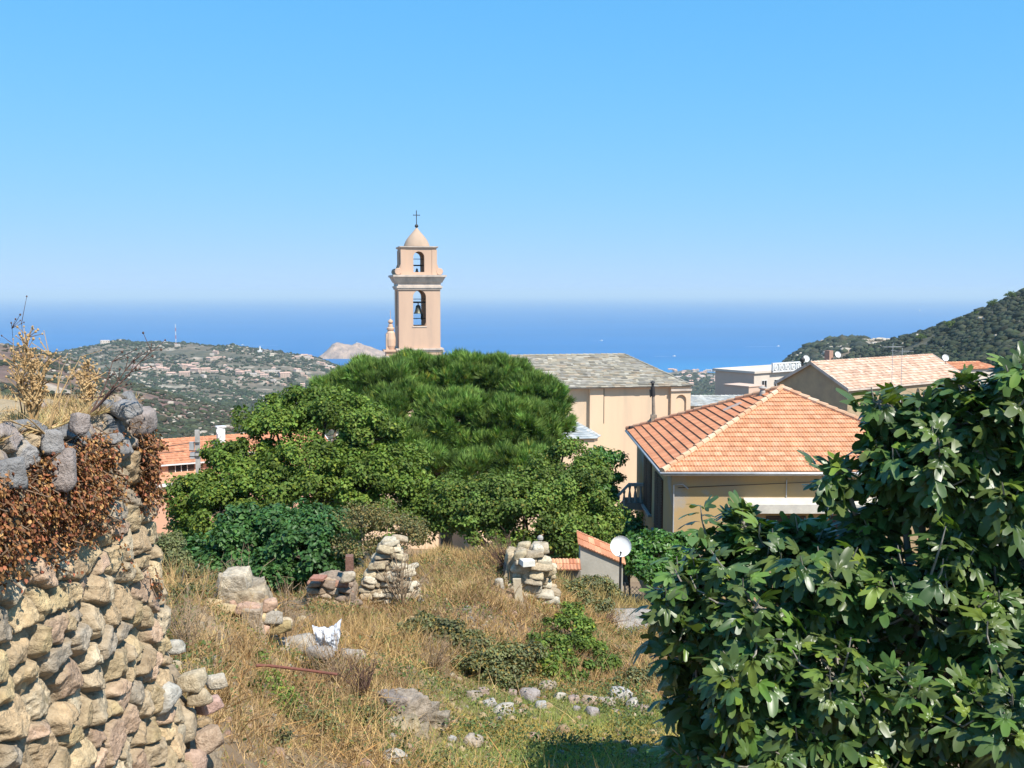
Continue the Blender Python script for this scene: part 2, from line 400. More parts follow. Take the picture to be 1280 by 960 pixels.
# sea ---------------------------------------------------------------------
M_sea = bpy.data.materials.new('sea_water'); M_sea.use_nodes = True
nt = M_sea.node_tree; N = nt.nodes; L = nt.links; b_ = N["Principled BSDF"]
tc = N.new("ShaderNodeTexCoord"); mp = N.new("ShaderNodeMapping"); mp.inputs["Scale"].default_value = (.0004, .0016, 1)
L.new(tc.outputs["Object"], mp.inputs[0])
nz = N.new("ShaderNodeTexNoise"); nz.inputs["Scale"].default_value = 1; nz.inputs["Detail"].default_value = 6; L.new(mp.outputs[0], nz.inputs["Vector"])
rm = N.new("ShaderNodeMapRange"); rm.inputs[1].default_value = .35; rm.inputs[2].default_value = .7; L.new(nz.outputs["Fac"], rm.inputs[0])
mx = N.new("ShaderNodeMix"); mx.data_type = 'RGBA'; mx.inputs[6].default_value = (.012, .115, .29, 1); mx.inputs[7].default_value = (.018, .14, .34, 1)
L.new(rm.outputs[0], mx.inputs[0])
sp = N.new("ShaderNodeSeparateXYZ"); L.new(tc.outputs["Object"], sp.inputs[0])
sh = N.new("ShaderNodeMapRange"); sh.inputs[1].default_value = 3600; sh.inputs[2].default_value = 3100; L.new(sp.outputs["Y"], sh.inputs[0])
sx = N.new("ShaderNodeMapRange"); sx.inputs[1].default_value = 100; sx.inputs[2].default_value = 500; L.new(sp.outputs["X"], sx.inputs[0])
ml_ = N.new("ShaderNodeMath"); ml_.operation = 'MULTIPLY'; L.new(sh.outputs[0], ml_.inputs[0]); L.new(sx.outputs[0], ml_.inputs[1])
mx2 = N.new("ShaderNodeMix"); mx2.data_type = 'RGBA'; mx2.inputs[7].default_value = (.02, .17, .36, 1)
L.new(ml_.outputs[0], mx2.inputs[0]); L.new(mx.outputs[2], mx2.inputs[6]); L.new(mx2.outputs[2], b_.inputs["Base Color"])
b_.inputs["Roughness"].default_value = .55; b_.inputs["Specular IOR Level"].default_value = .25
bp = N.new("ShaderNodeBump"); bp.inputs["Strength"].default_value = .5; bp.inputs["Distance"].default_value = 3
mp2 = N.new("ShaderNodeMapping"); mp2.inputs["Scale"].default_value = (.01, .03, 1); L.new(tc.outputs["Object"], mp2.inputs[0])
n2_ = N.new("ShaderNodeTexNoise"); n2_.inputs["Scale"].default_value = 1; n2_.inputs["Detail"].default_value = 5; L.new(mp2.outputs[0], n2_.inputs["Vector"])
L.new(n2_.outputs["Fac"], bp.inputs["Height"]); L.new(bp.outputs[0], b_.inputs["Normal"])
SEA_FAR = 150000.0
b = MB(); b.quad((-60000, 2500, SEA_Z), (60000, 2500, SEA_Z), (60000, SEA_FAR, SEA_Z), (-60000, SEA_FAR, SEA_Z))
setp(b.build('sea', M_sea), kind='structure')

# pale rocky islands behind the tower ---------------------------------------
M_isle = mat('island_rock', (.46, .33, .24), (.24, .18, .15), scale=.03, rough=.95, bump=.9, bscale=.12, bdist=6, c3=(.22, .20, .14), s3=.05, t3=.6, w3=.05)
def island(name, prof, Y, depth, seed):
    """prof: (px, py) skyline; a solid heightfield hill"""
    x0, x1 = prof[0][0], prof[-1][0]; nx, ny = 130, 60
    us = np.linspace(x0, x1, nx); top = np.interp(us, [p[0] for p in prof], [p[1] for p in prof])
    X = (us - CX) / F_PX * Y; Zt = np.array([P(CX, t, Y).z for t in top]) - SEA_Z
    v = np.linspace(-1, 1, ny); XX, VV = np.meshgrid(X, v)
    Z = Zt[None] * np.clip(1 - np.abs(VV) ** 2.2, 0, 1) ** .8
    Z = Z * (1 + .22 * fbm(XX / 40, VV * depth / 40, seed, 5)) + 4 * fbm(XX / 15, VV * depth / 15, seed + 3) * (Z > 3) - 2
    V = np.stack([XX.ravel(), (Y + VV * depth).ravel(), (Z + SEA_Z).ravel()], 1); idx = np.arange(nx * ny).reshape(ny, nx)
    F = np.stack([idx[:-1, :-1], idx[:-1, 1:], idx[1:, 1:], idx[1:, :-1]], -1).reshape(-1, 4)
    return setp(np_mesh(name, V, F, M_isle), kind='structure')
island('island', [(396, 450), (402, 443), (408, 438), (416, 431), (421, 429), (432, 431), (440, 431), (446, 429), (452, 431), (462, 434), (472, 438), (484, 440), (496, 447), (500, 450)], 3560, 90, 1.0)
island('island', [(536, 450), (545, 440), (554, 438), (562, 441), (572, 440), (580, 444), (592, 450)], 3900, 60, 6.0)

# maquis scrub on the hills ---------------------------------------------------
M_scrub = mat('scrub', (.062, .066, .038), (.040, .046, .029), scale=.3, rough=.9, attr=True, spec=.1)
def blob_template(seed):
    import bmesh
    r = random.Random(seed); bm = bmesh.new(); bmesh.ops.create_icosphere(bm, subdivisions=1, radius=1)
    V = np.array([tuple(v.co * r.uniform(.75, 1.2)) for v in bm.verts]); V[:, 2] = np.maximum(V[:, 2], -.4); F = np.array([[v.index for v in f.verts] for f in bm.faces]); bm.free(); return V, F
def scatter_scrub(n, t0, t1, y0, y1, s0, s1, seed, thr):
    r = np.random.default_rng(seed); t = r.uniform(t0, t1, n); y = np.exp(r.uniform(math.log(y0), math.log(y1), n)); x = t * y
    m_ = fbm(x / 60, y / 60, 3.0, 4) + r.uniform(-.25, .25, n) > thr; x, y = x[m_], y[m_]
    z = ground_z(x, y); k = z > SEA_Z + 3; x, y, z = x[k], y[k], z[k]
    s = r.uniform(s0, s1, len(x)) * (1 + .5 * (r.uniform(size=len(x)) < .1)); return np.stack([x, y, z + s * .25], 1), s
def scrub(name, n, box, s, seed, thr, tint=(1, 1, 1)):
    pos, sz = scatter_scrub(n, *box, *s, seed, thr); r = np.random.default_rng(seed + 1); k = len(pos)
    a = r.uniform(0, 6.28, k); c, s_ = np.cos(a), np.sin(a); z0 = np.zeros(k); rot = np.stack([np.stack([c, -s_, z0], 1), np.stack([s_, c, z0], 1), np.stack([z0, z0, z0 + 1], 1)], 1)
    V, F = blob_template(seed); sc3 = np.stack([sz * r.uniform(.8, 1.4, k), sz * r.uniform(.8, 1.4, k), sz * r.uniform(.55, .9, k)], 1)
    col = np.array(tint) * (1 + r.uniform(-.35, .4, (k, 1))) * (1 + r.uniform(-.1, .1, (k, 3)))
    return setp(inst(name, V, F, pos, rot, sc3, M_scrub, col), kind='stuff', label='low dark green maquis scrub dotted over the ' + tint_names[name], cat='scrub')
tint_names = {'hillside_scrub': 'brown slope behind the left wall', 'ridge_scrub': 'far ridge around the village', 'wooded_scrub': 'steep dark hill at the right edge', 'headland_scrub': 'rocky headland left of the dark hill', 'plain_scrub': 'coastal plain in front of the sea'}
scrub('hillside_scrub', 13000, (-.62, -.12, 330, 1050), (.8, 2.2), 11, .0)
scrub('ridge_scrub', 42000, (-.60, .10, 1000, 2600), (1.5, 3.6), 12, -.06, (.9, 1.0, .95))
scrub('headland_scrub', 5000, (.22, .50, 980, 1600), (1.2, 3.0), 15, .04, (.9, .95, .85))
scrub('wooded_scrub', 26000, (.24, .62, 260, 980), (.9, 2.6), 13, -.12, (.85, .9, .85))
scrub('plain_scrub', 20000, (.06, .34, 1000, 3050), (2.5, 5.5), 14, -.1, (.95, 1.0, 1.0))

# aerial haze ------------------------------------------------------------------
M_haze = bpy.data.materials.new('haze'); M_haze.use_nodes = True
nt = M_haze.node_tree; N = nt.nodes
for n__ in list(N):
    if n__.type == 'BSDF_PRINCIPLED': N.remove(n__)
pv = N.new("ShaderNodeVolumePrincipled"); pv.inputs["Color"].default_value = (.76, .92, 1.0, 1); pv.inputs["Density"].default_value = 6.6e-5
pv.inputs["Anisotropy"].default_value = 0.0
nt.links.new(pv.outputs[0], N["Material Output"].inputs["Volume"])
b = MB(); b.box((-65000, -100, -260), (130000, 0, 0), (0, 165000, 0), (0, 0, 360))
hz = setp(b.build('haze', M_haze), kind='stuff', label='thin pale blue sea haze in the distance', cat='haze')

# ================================================================ BUILDINGS
def wu(px, p0, u):
    """distance along a wall line (p0, unit u) at which picture column px crosses it"""
    t = (px - CX) / F_PX
    return (t * p0[1] - p0[0]) / (u[0] - t * u[1])
def roof_face(mb, o, u, v, n, VL, umin, umax, course=.33, tw=.22, step=.035, rib=.02, pal=((1, 1, 1),), jit=.12, seed=0, sub=4, rag=0.0):
    rr = random.Random(seed); o, u, v, n = Vector(o), Vector(u), Vector(v), Vector(n); i = 0; vv = 0.0
    while vv < VL - 1e-3:
        v1 = min(vv + course, VL); a, b_ = umin(vv), umax(vv); a1, b1 = umin(v1), umax(v1)
        x = min(a, a1) - rr.uniform(0, tw) * (rag > 0)
        while x < max(b_, b1):
            w_ = tw * (1 + rr.uniform(-rag, rag)); c = rr.choice(pal); k = 1 + rr.uniform(-jit, jit); c = tuple(q * k for q in c); st = step * (1 + rr.uniform(-rag, rag) * 1.2); dv = rr.uniform(-rag, rag) * course * .25
            for q in range(sub):
                xa, xb = x + w_ * q / sub, x + w_ * (q + 1) / sub
                pa, pb = max(xa, a), min(xb, b_); ta, tb = max(xa, a1), min(xb, b1)
                if pb - pa < 1e-4 and tb - ta < 1e-4: continue
                if pb < pa: pa = pb = min(max((xa + xb) / 2, a), b_)
                if tb < ta: ta = tb = min(max((xa + xb) / 2, a1), b1)
                h = [0, rib, rib * .2, rib, 0][(q * 4 // sub)] if rib else 0; h2 = [0, rib, rib * .2, rib, 0][((q + 1) * 4 // sub)] if rib else 0
                B0 = o + u * pa + v * (vv + dv); B1 = o + u * pb + v * (vv + dv); T0_ = o + u * ta + v * v1; T1_ = o + u * tb + v * v1
                mb.add([B0 + n * .001, B1 + n * .001, B1 + n * (st + h2), B0 + n * (st + h), T1_ + n * (.004 + h2 * .8), T0_ + n * (.004 + h * .8)], [(0, 1, 2, 3), (3, 2, 4, 5)], c)
            x += w_
        vv = v1; i += 1
def cap_line(mb, A, B, r=.12, seg=.38, pal=((1, 1, 1),), seed=0, lift=.03):
    rr = random.Random(seed); A, B = Vector(A), Vector(B); L_ = (B - A).length; k = max(1, int(L_ / seg)); d = (B - A) / k
    for i in range(k):
        p = A + d * i; z = Vector((0, 0, lift + rr.uniform(0, .012)))
        mb.tube([p - d * .04 + z + Vector((0, 0, .02)), p + d * 1.02 + z], [r * 1.1, r * .88], 8, True, rr.choice(pal))
def arch_panel(mb, o, u, nout, W, H, a0, a1, z0, zs, th, seg=10, col=None):
    o, u, nout = Vector(o), Vector(u), Vector(nout); up = Vector((0, 0, 1)); r = (a1 - a0) / 2; cx = (a0 + a1) / 2
    def face(off, flip):
        p = lambda a, z: o + u * a + up * z - nout * off
        q = [(p(0, 0), p(a0, 0), p(a0, H), p(0, H)), (p(a1, 0), p(W, 0), p(W, H), p(a1, H))]
        if z0 > 1e-4: q.append((p(a0, 0), p(a1, 0), p(a1, z0), p(a0, z0)))
        for i in range(seg):
            t0, t1 = math.pi * (1 - i / seg), math.pi * (1 - (i + 1) / seg)
            A = (cx + r * math.cos(t0), zs + r * math.sin(t0)); B_ = (cx + r * math.cos(t1), zs + r * math.sin(t1))
            q.append((p(*A), p(*B_), p(B_[0], H), p(A[0], H)))
        for f in q: mb.quad(*(f[::-1] if flip else f), col)
    face(0, False); face(th, True)
    pts = [(a0, z0), (a0, zs)] + [(cx + r * math.cos(math.pi * (1 - i / seg)), zs + r * math.sin(math.pi * (1 - i / seg))) for i in range(1, seg)] + [(a1, zs), (a1, z0)]
    pts.append(pts[0])
    for i in range(len(pts) - 1):
        A, B_ = pts[i], pts[i + 1]; p = lambda a, z, off: o + u * a + up * z - nout * off
        mb.quad(p(*A, 0), p(*A, th), p(*B_, th), p(*B_, 0), col)
    for a in (0, W):
        p = lambda z, off: o + u * a + up * z - nout * off
        mb.quad(p(0, 0), p(0, th), p(H, th), p(H, 0), col)
    p = lambda a, off, z: o + u * a + up * z - nout * off
    mb.quad(p(0, 0, H), p(W, 0, H), p(W, th, H), p(0, th, H), col)

M_peach = mat('peach_render', (.75, .545, .365), (.69, .495, .335), scale=.35, rough=.9, bump=.15, bscale=8, bdist=.02, c3=(.50, .39, .28), s3=.5, t3=.54, w3=.25, stretch=(1, 1, .12))
M_tower = mat('tower_render', (.60, .405, .28), (.52, .35, .25), scale=.8, rough=.9, bump=.15, bscale=8, bdist=.02, c3=(.42, .32, .25), s3=.8, t3=.56, w3=.2, stretch=(1, 1, .15))
M_tstone = mat('moulding', (.60, .49, .40), (.36, .31, .27), scale=1.2, rough=.9, bump=.2, bscale=10, bdist=.02, lo=.45, hi=.7)
M_slab = mat('stone_slabs', (1, 1, 1), (.75, .76, .74), scale=1.2, rough=.9, attr=True, bump=.3, bscale=14, bdist=.02)
M_tile = mat('clay_tile', (1, 1, 1), (.80, .74, .70), scale=2.2, rough=.85, attr=True, bump=.15, bscale=30, bdist=.01, c3=(.62, .55, .48), s3=2.5, t3=.60, w3=.2)
M_iron = mat('dark_iron', (.035, .033, .032), rough=.6, spec=.4)
M_bronze = mat('bronze', (.14, .12, .09), (.08, .10, .08), rough=.5, metal=.6)
M_dark = mat('dark_interior', (.025, .022, .02), rough=.95)
M_white = mat('white_paint', (.74, .73, .70), (.66, .65, .62), rough=.6)
M_zinc = mat('zinc', (.55, .54, .52), (.42, .41, .40), rough=.45, metal=.3)
M_conc = mat('concrete', (.42, .39, .34), (.30, .28, .25), scale=2, rough=.9, bump=.3, bscale=20, bdist=.01)
M_brownwood = mat('brown_shutter', (.085, .055, .038), (.06, .04, .03), rough=.6)
SLATE = [(.33, .295, .235), (.37, .33, .26), (.30, .27, .225), (.39, .335, .25), (.34, .31, .255), (.41, .37, .30), (.36, .29, .21)]
TILE = [(.56, .25, .135), (.62, .29, .15), (.52, .21, .11), (.66, .36, .20), (.58, .27, .15)]

# ---- bell tower
PH = R(12); U = Vector((math.cos(PH), math.sin(PH), 0)); NB = Vector((-math.sin(PH), math.cos(PH), 0))
YT = 90.0
def tz(py): return P(524, py, YT).z
TC = P(525, 440, YT); TC = Vector((TC.x, TC.y, 0)) + NB * 1.8
def trect(mb, hw, z0, z1, hw2=None, col=None):
    hw2 = hw if hw2 is None else hw2
    vs = [TC + U * (sx * h) + NB * (sy * h) + Vector((0, 0, z)) for z, h in ((z0, hw), (z1, hw2)) for sx, sy in ((-1, -1), (1, -1), (1, 1), (-1, 1))]
    mb.add(vs, [(3, 2, 1, 0), (4, 5, 6, 7), (0, 1, 5, 4), (1, 2, 6, 5), (2, 3, 7, 6), (3, 0, 4, 7)], col)
def stage(mb, hw, z0, z1, zo, zs, wo, th):
    H = z1 - z0
    for s in range(4):
        d = [(U, -NB), (NB, U), (-U, NB), (-NB, -U)][s]; full = s % 2 == 0; L_ = hw if full else hw - th
        o = TC + d[1] * hw - d[0] * L_ + Vector((0, 0, z0))
        arch_panel(mb, o, d[0], d[1], 2 * L_, H, L_ - wo / 2, L_ + wo / 2, zo - z0, zs - z0, th)
gzt = gz(TC.x, TC.y)
tw = thing('bell_tower', 'peach rendered square bell tower with two arched belfry stages and a small dome', 'bell tower', (TC.x, TC.y, gzt))
HW = 1.80
mb = MB(); trect(mb, HW + .02, gzt - 1, tz(447)); trect(mb, HW + .12, tz(447), tz(440)); tb = mb
stage(mb, HW, tz(435.5), tz(362), tz(407.5), tz(371), 1.12, .42); mb.build('shaft', M_tower, tw)
mb = MB()
trect(mb, HW + .16, tz(440), tz(437.5)); trect(mb, HW + .26, tz(437.5), tz(435.5)); mb.build('base_moulding', M_tstone, tw); mb = MB()
trect(mb, HW + .10, tz(362), tz(360)); trect(mb, HW + .17, tz(360), tz(357.5)); trect(mb, HW + .05, tz(357.5), tz(353.5))
trect(mb, HW + .14, tz(353.5), tz(351.5), HW + .22); trect(mb, HW + .22, tz(351.5), tz(346), HW + .42); trect(mb, HW + .5, tz(346), tz(343.6))
mb.build('cornice', M_tstone, tw)
HU = 1.52
mb = MB(); stage(mb, HU, tz(343.6), tz(310), tz(340), tz(321), .95, .4)
for sx in (-1, 1):
    for sy in (-1, 1):                                                     # corner pilaster strips
        c = TC + U * sx * (HU - .17) + NB * sy * (HU - .17)
        mb.cbox(c + Vector((0, 0, tz(343.6))), .44, .44, tz(312) - tz(343.6), PH)
mb.build('upper_stage', M_tower, tw)
mb = MB(); trect(mb, HU + .07, tz(310), tz(308.7), HU + .14); trect(mb, HU + .16, tz(308.7), tz(307.6)); mb.build('upper_cornice', M_tstone, tw)
pr = [(1.14, 306.6), (1.12, 305.5), (1.06, 303), (.97, 300), (.84, 297), (.68, 294), (.50, 291), (.32, 288), (.17, 285.4), (.06, 283)]
mb = MB(); c0 = Vector((TC.x, TC.y, 0)); mb.lathe(c0, [(1.14, tz(307.6))] + [(r_, tz(p_)) for r_, p_ in pr], 24); mb.build('dome', mat('dome_render', (.46, .33, .235), (.38, .28, .20), scale=1.2, rough=.95), tw, smooth=True)
mb = MB(); zz = tz(281)
mb.lathe(c0, [(.03, tz(283)), (.12, zz - .10), (.17, zz), (.12, zz + .12), (.03, zz + .18)], 12)
mb.tube([c0 + Vector((0, 0, zz)), c0 + Vector((0, 0, tz(261)))], .035, 6); mb.tube([c0 + U * -.26 + Vector((0, 0, tz(267))), c0 + U * .26 + Vector((0, 0, tz(267)))], .035, 6)
for s in (-1, 1): mb.lathe(c0 + U * .26 * s + Vector((0, 0, tz(267) - .05)), [(.01, 0), (.06, .05), (.01, .1)], 6)
mb.build('cross', M_iron, tw)
for sx, sy in ((-1, -1), (1, -1), (-1, 1), (1, 1)):                         # scrolls at the four corners
    mb = MB(); c = TC + U * sx * (HU + .28) + NB * sy * (HU - .1)
    for off in (-.18,): mb.lathe(c + NB * off * 1 + Vector((0, 0, tz(343.6) + .30)), [(.05, 0), (.27, 0), (.30, .06), (.30, .30), (.27, .36), (.05, .36)], 14, ax=NB)
    o = TC + U * sx * HU + NB * (sy * (HU - .1) - .12) + Vector((0, 0, tz(343.6)))
    mb.add([o, o + U * sx * .3, o + U * sx * .22 + Vector((0, 0, .5)), o + U * sx * .06 + Vector((0, 0, .95)), o + Vector((0, 0, 1.15))] + [q + NB * .24 for q in (o, o + U * sx * .3, o + U * sx * .22 + Vector((0, 0, .5)), o + U * sx * .06 + Vector((0, 0, .95)), o + Vector((0, 0, 1.15)))],
           [(0, 1, 2, 3, 4), (9, 8, 7, 6, 5), (0, 1, 6, 5), (1, 2, 7, 6), (2, 3, 8, 7), (3, 4, 9, 8)])
    mb.build('scroll', M_tower, tw)
def bell(c, s):
    mb = MB(); mb.lathe(c, [(.5 * s, -.55 * s), (.47 * s, -.5 * s), (.36 * s, -.3 * s), (.29 * s, 0), (.26 * s, .25 * s), (.15 * s, .38 * s), (.03 * s, .42 * s)], 16)
    mb.tube([c + Vector((0, 0, .4 * s)), c + Vector((0, 0, .62 * s))], .06 * s, 6); return mb
bb = bell(TC + Vector((0, 0, tz(386))) - NB * .7, .8).build('bell', M_bronze, tw, smooth=True)
mb = MB(); zb = tz(379); mb.cbox(TC + Vector((0, 0, zb)) - NB * .7, 2.6, .12, .14, PH)
mb.tube([TC - U * 1.5 + Vector((0, 0, tz(374))), TC + U * 1.5 + Vector((0, 0, tz(374)))], .03); mb.tube([TC - U * 1.5 + NB * .6 + Vector((0, 0, tz(399))), TC + U * 1.5 + NB * .6 + Vector((0, 0, tz(399)))], .04)
mb.lathe(TC + U * .42 + NB * .2 + Vector((0, 0, tz(396))), [(.04, -.06), (.3, -.06), (.3, .06), (.04, .06)], 14, ax=U)
mb.lathe(TC - U * .55 + NB * .2 + Vector((0, 0, tz(394))), [(.03, -.25), (.16, -.2), (.16, .2), (.03, .25)], 10)
mb.build('bell_frame', M_iron, tw)
mb = MB(); mb.tube([TC - U * 1.3 + Vector((0, 0, tz(323))), TC + U * 1.3 + Vector((0, 0, tz(323)))], .03); mb.cbox(TC + Vector((0, 0, tz(332))), 2.6, .12, .12, PH); mb.build('tie_bar', M_iron, tw)
bell(TC + Vector((0, 0, tz(337))) , .33).build('bell', M_bronze, tw, smooth=True)
mb = MB(); mb.box(TC - U * .62 - NB * (HW + .05) + Vector((0, 0, tz(409))), U * 1.24, NB * .2, Vector((0, 0, .09))); mb.build('sill', M_tstone, tw)

# ---- church
C0 = P(864, 482, 82.0); EZ = C0.z; C0 = Vector((C0.x, C0.y, 0)); gzc = gz(8, 84) - 1.5
def Q(a, nb, z): return C0 - U * a + NB * nb + Vector((0, 0, z))          # a metres left along the nave, nb metres back
def au(px, nb): q = C0 + NB * nb; return -wu(px, q, U)
ch = thing('church', 'long peach rendered church with a grey stone slab roof beyond the trees', 'church', (8, 84, gzc))
WT = EZ - .08; LEN = 26.0; mb = MB()
def seg(a0, a1, nb0, nb1, z0=gzc, z1=WT): mb.box(Q(a1, nb0, z0), U * (a1 - a0), NB * (nb1 - nb0), Vector((0, 0, z1 - z0)))
a738, a755, a840 = au(738, .28), au(755, .28), au(840, .05)
seg(0, LEN, .64, 11.6); seg(a755, a738, .28, .64); seg(a840, a755, .36, .64)
mb.build('wall', M_peach, ch)
mb = MB(); zn = P(852, 520, 82).z; W3 = a840
arch_panel(mb, Q(W3, .08, zn - 4), U, -NB, W3, WT - zn + 4, W3 - au(846, .08), W3 - au(859, .08), 3.2, P(852, 500, 82).z - zn + 4, .18)
seg(0, W3, .262, .64); mb.build('corner_pilaster', M_peach, ch)
mb = MB(); mb.box(Q(W3 + .05, -.06, P(852, 488.5, 82).z), U * (W3 + .1), NB * .2, Vector((0, 0, .16)))
mb.box(Q(LEN, -.03, WT), U * (LEN + .1), NB * 11.7, Vector((0, 0, .12))); mb.build('moulding', M_tstone, ch)
mb = MB(); mb.tube([Q(a755 - .04, .31, WT), Q(a755 - .04, .31, P(755, 527, 82).z)], .028); mb.build('downpipe', M_iron, ch)
# roof (hipped at right end)
RW = 6.0; RA = 3.6; rise = P(779, 443, 87.1).z - EZ; e0 = -.12; mb = MB()
vl = math.hypot(RW - e0, rise); vdir = (NB * (RW - e0) + Vector((0, 0, rise))) / vl; nd = U.cross(vdir).normalized()
roof_face(mb, Q(LEN, e0, EZ), U, vdir, nd, vl, lambda v: 0, lambda v: LEN + .15 - (RA + .15) * v / vl, .30, .42, .05, 0, SLATE, .22, 3, 1, .5)
vl2 = math.hypot(RA + .15, rise); vd2 = (-U * (RA + .15) + Vector((0, 0, rise))) / vl2; nd2 = NB.cross(vd2).normalized()
roof_face(mb, Q(-.15, e0, EZ), NB, vd2, nd2, vl2, lambda v: (RW - e0) * v / vl2, lambda v: 2 * (RW - e0) - (RW - e0) * v / vl2, .30, .42, .05, 0, SLATE, .22, 4, 1, .5)
vd3 = (-NB * (RW - e0) + Vector((0, 0, rise))) / vl; nd3 = (-U).cross(vd3).normalized()
roof_face(mb, Q(-.15, 2 * RW - e0, EZ), -U, vd3, nd3, vl, lambda v: (RA + .15) * v / vl, lambda v: LEN + .15, .5, .8, .05, 0, SLATE, .22, 5, 1, .5)
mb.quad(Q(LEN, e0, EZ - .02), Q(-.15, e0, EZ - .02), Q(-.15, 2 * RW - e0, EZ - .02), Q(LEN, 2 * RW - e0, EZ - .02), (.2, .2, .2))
cap_line(mb, Q(LEN, RW, EZ + rise), Q(RA, RW, EZ + rise), .09, .5, SLATE, 2, 0); cap_line(mb, Q(-.1, e0, EZ), Q(RA, RW, EZ + rise), .07, .5, SLATE, 3, .02)
rf = mb.build('roof', M_slab, ch)
# low side chapel with canted corner
zc = P(745, 547, 77).z; zp = P(707, 516, 82).z; pc = 4.6
ca, cb = au(745, 1.05 - pc), au(753.5, .8 - pc)
pl = [Q(ca + 9, 1.05 - pc, 0), Q(ca, 1.05 - pc, 0), Q(cb - .1, 1.05 - pc + 1.2, 0), Q(cb - .1, 1.04, 0), Q(ca + 9, 1.04, 0)]
mb = MB(); n5 = len(pl); mb.add([p + Vector((0, 0, gzc)) for p in pl] + [p + Vector((0, 0, zc)) for p in pl], [(i, (i + 1) % n5, n5 + (i + 1) % n5, n5 + i) for i in range(n5)]); cw = mb.build('side_chapel', M_peach, ch)
mb = MB(); cen = Vector((0, 0, 0)); apx = Q(au(706, 1.0), 1.04, zp); apl = Q(ca + 9, 1.04, zp); ov = [Q(ca + 9.2, .85 - pc, zc), Q(ca - .05, .85 - pc, zc), Q(cb - .35, 1.05 - pc + 1.15, zc), Q(cb - .35, 1.04, zc)]
def fan_roof(mb, A, B_, T1, T0v, seed):
    A, B_, T1, T0v = map(Vector, (A, B_, T1, T0v)); rr = random.Random(seed); ns = 12; 
    for i in range(ns):
        f0, f1 = i / ns, (i + 1) / ns; k = max(2, int((B_ - A).length / .45))
        for j in range(k):
            g0, g1 = j / k, (j + 1) / k
            def pt(f, g): return A.lerp(B_, g).lerp(T0v.lerp(T1, g), f)
            n_ = (B_ - A).cross(T1 - A + T0v - A).normalized() * .045; n_ = n_ if n_.z > 0 else -n_; kk = 1 + rr.uniform(-.15, .15)
            c = tuple(q * kk for q in rr.choice([(.40, .42, .42), (.34, .37, .38), (.45, .45, .43)]))
            mb.add([pt(f0, g0), pt(f0, g1), pt(f0, g1) + n_, pt(f0, g0) + n_, pt(f1, g1) + n_ * .1, pt(f1, g0) + n_ * .1], [(0, 1, 2, 3), (3, 2, 4, 5)], c)
fan_roof(mb, ov[0], ov[1], apx, apl, 1); fan_roof(mb, ov[1], ov[2], apx, apx, 2); fan_roof(mb, ov[2], ov[3], apx, apx, 3)
mb.build('chapel_roof', M_slab, ch)
# scrolled finial of the facade beside the tower
fa = P(488.5, 440, 90.0); fz = lambda py: P(488.5, py, 90.0).z; f0 = Vector((fa.x, fa.y, 0)); mb = MB()
mb.lathe(f0, [(.30, fz(437)), (.42, fz(432)), (.44, fz(424)), (.36, fz(416)), (.24, fz(413)), (.32, fz(412)), (.34, fz(410)), (.22, fz(409)), (.20, fz(406)), (.1, fz(405)), (.2, fz(403.5)), (.23, fz(402)), (.16, fz(400)), (.03, fz(399))], 14)
mb.cbox(f0 + Vector((0, 0, fz(455))), .9, 1.1, fz(439) - fz(455), PH); mb.cbox(f0 + Vector((0, 0, fz(439))), 1.35, 1.4, fz(437) - fz(439), PH)
mb.cbox(f0 + U * -.16 + Vector((0, 0, fz(437))), .5, .5, fz(417) - fz(437), PH); mb.tube([f0 + Vector((0, 0, fz(399))), f0 + Vector((0, 0, fz(388)))], .02)
mb.cbox(f0 + NB * 1.5 + Vector((0, 0, gzc)), 1.0, 8, fz(455) - gzc, PH); mb.build('facade_finial', M_tower, ch)

# ---- yellow hipped house
YH = 36.5; A0 = P(828, 590, YH); X0, ZE = A0.x, A0.z; WH, DH = 11.3, 11.4; X1, Y1 = X0 + WH, YH + DH
rise = P(977, 486, YH + WH / 2).z - ZE; gh = gz(10, 38) - .8
hs_ = thing('hipped_house', 'ochre house with an orange clay tile hipped roof and dark shutters right of centre', 'house', ((X0 + X1) / 2, (YH + Y1) / 2, gh))
M_ochre = mat('ochre_render', (.46, .31, .14), (.38, .28, .17), scale=.45, rough=.92, bump=.2, bscale=9, bdist=.02, c3=(.36, .32, .27), s3=.5, t3=.52, w3=.1, lo=.4, hi=.6)
oh = .42; mb = MB(); mb.box((X0 + oh, YH + oh, gh), (WH - 2 * oh, 0, 0), (0, DH - 2 * oh, 0), (0, 0, ZE - .03 - gh)); mb.build('wall', M_ochre, hs_)
h2 = WH / 2; vl = math.hypot(h2, rise); cs_, sn_ = h2 / vl, rise / vl
PF = [(.62, .31, .165), (.65, .34, .185), (.59, .29, .15), (.67, .38, .22), (.63, .33, .18), (.64, .34, .19)]
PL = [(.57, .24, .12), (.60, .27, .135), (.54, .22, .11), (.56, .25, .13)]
mb = MB()
roof_face(mb, (X0, YH, ZE), (1, 0, 0), (0, cs_, sn_), (0, -sn_, cs_), vl, lambda v: h2 * v / vl, lambda v: WH - h2 * v / vl, .335, .23, .045, .022, PF, .10, 11, 8)
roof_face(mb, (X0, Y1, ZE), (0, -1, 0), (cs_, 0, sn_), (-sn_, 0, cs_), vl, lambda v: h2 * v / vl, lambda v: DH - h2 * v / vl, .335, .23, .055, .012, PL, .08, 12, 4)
roof_face(mb, (X1, YH, ZE), (0, 1, 0), (-cs_, 0, sn_), (sn_, 0, cs_), vl, lambda v: h2 * v / vl, lambda v: DH - h2 * v / vl, .335, .23, .045, .02, PF, .1, 13, 4)
roof_face(mb, (X1, Y1, ZE), (-1, 0, 0), (0, -cs_, sn_), (0, sn_, cs_), vl, lambda v: h2 * v / vl, lambda v: WH - h2 * v / vl, .335, .23, .045, .02, PF, .1, 14, 4)
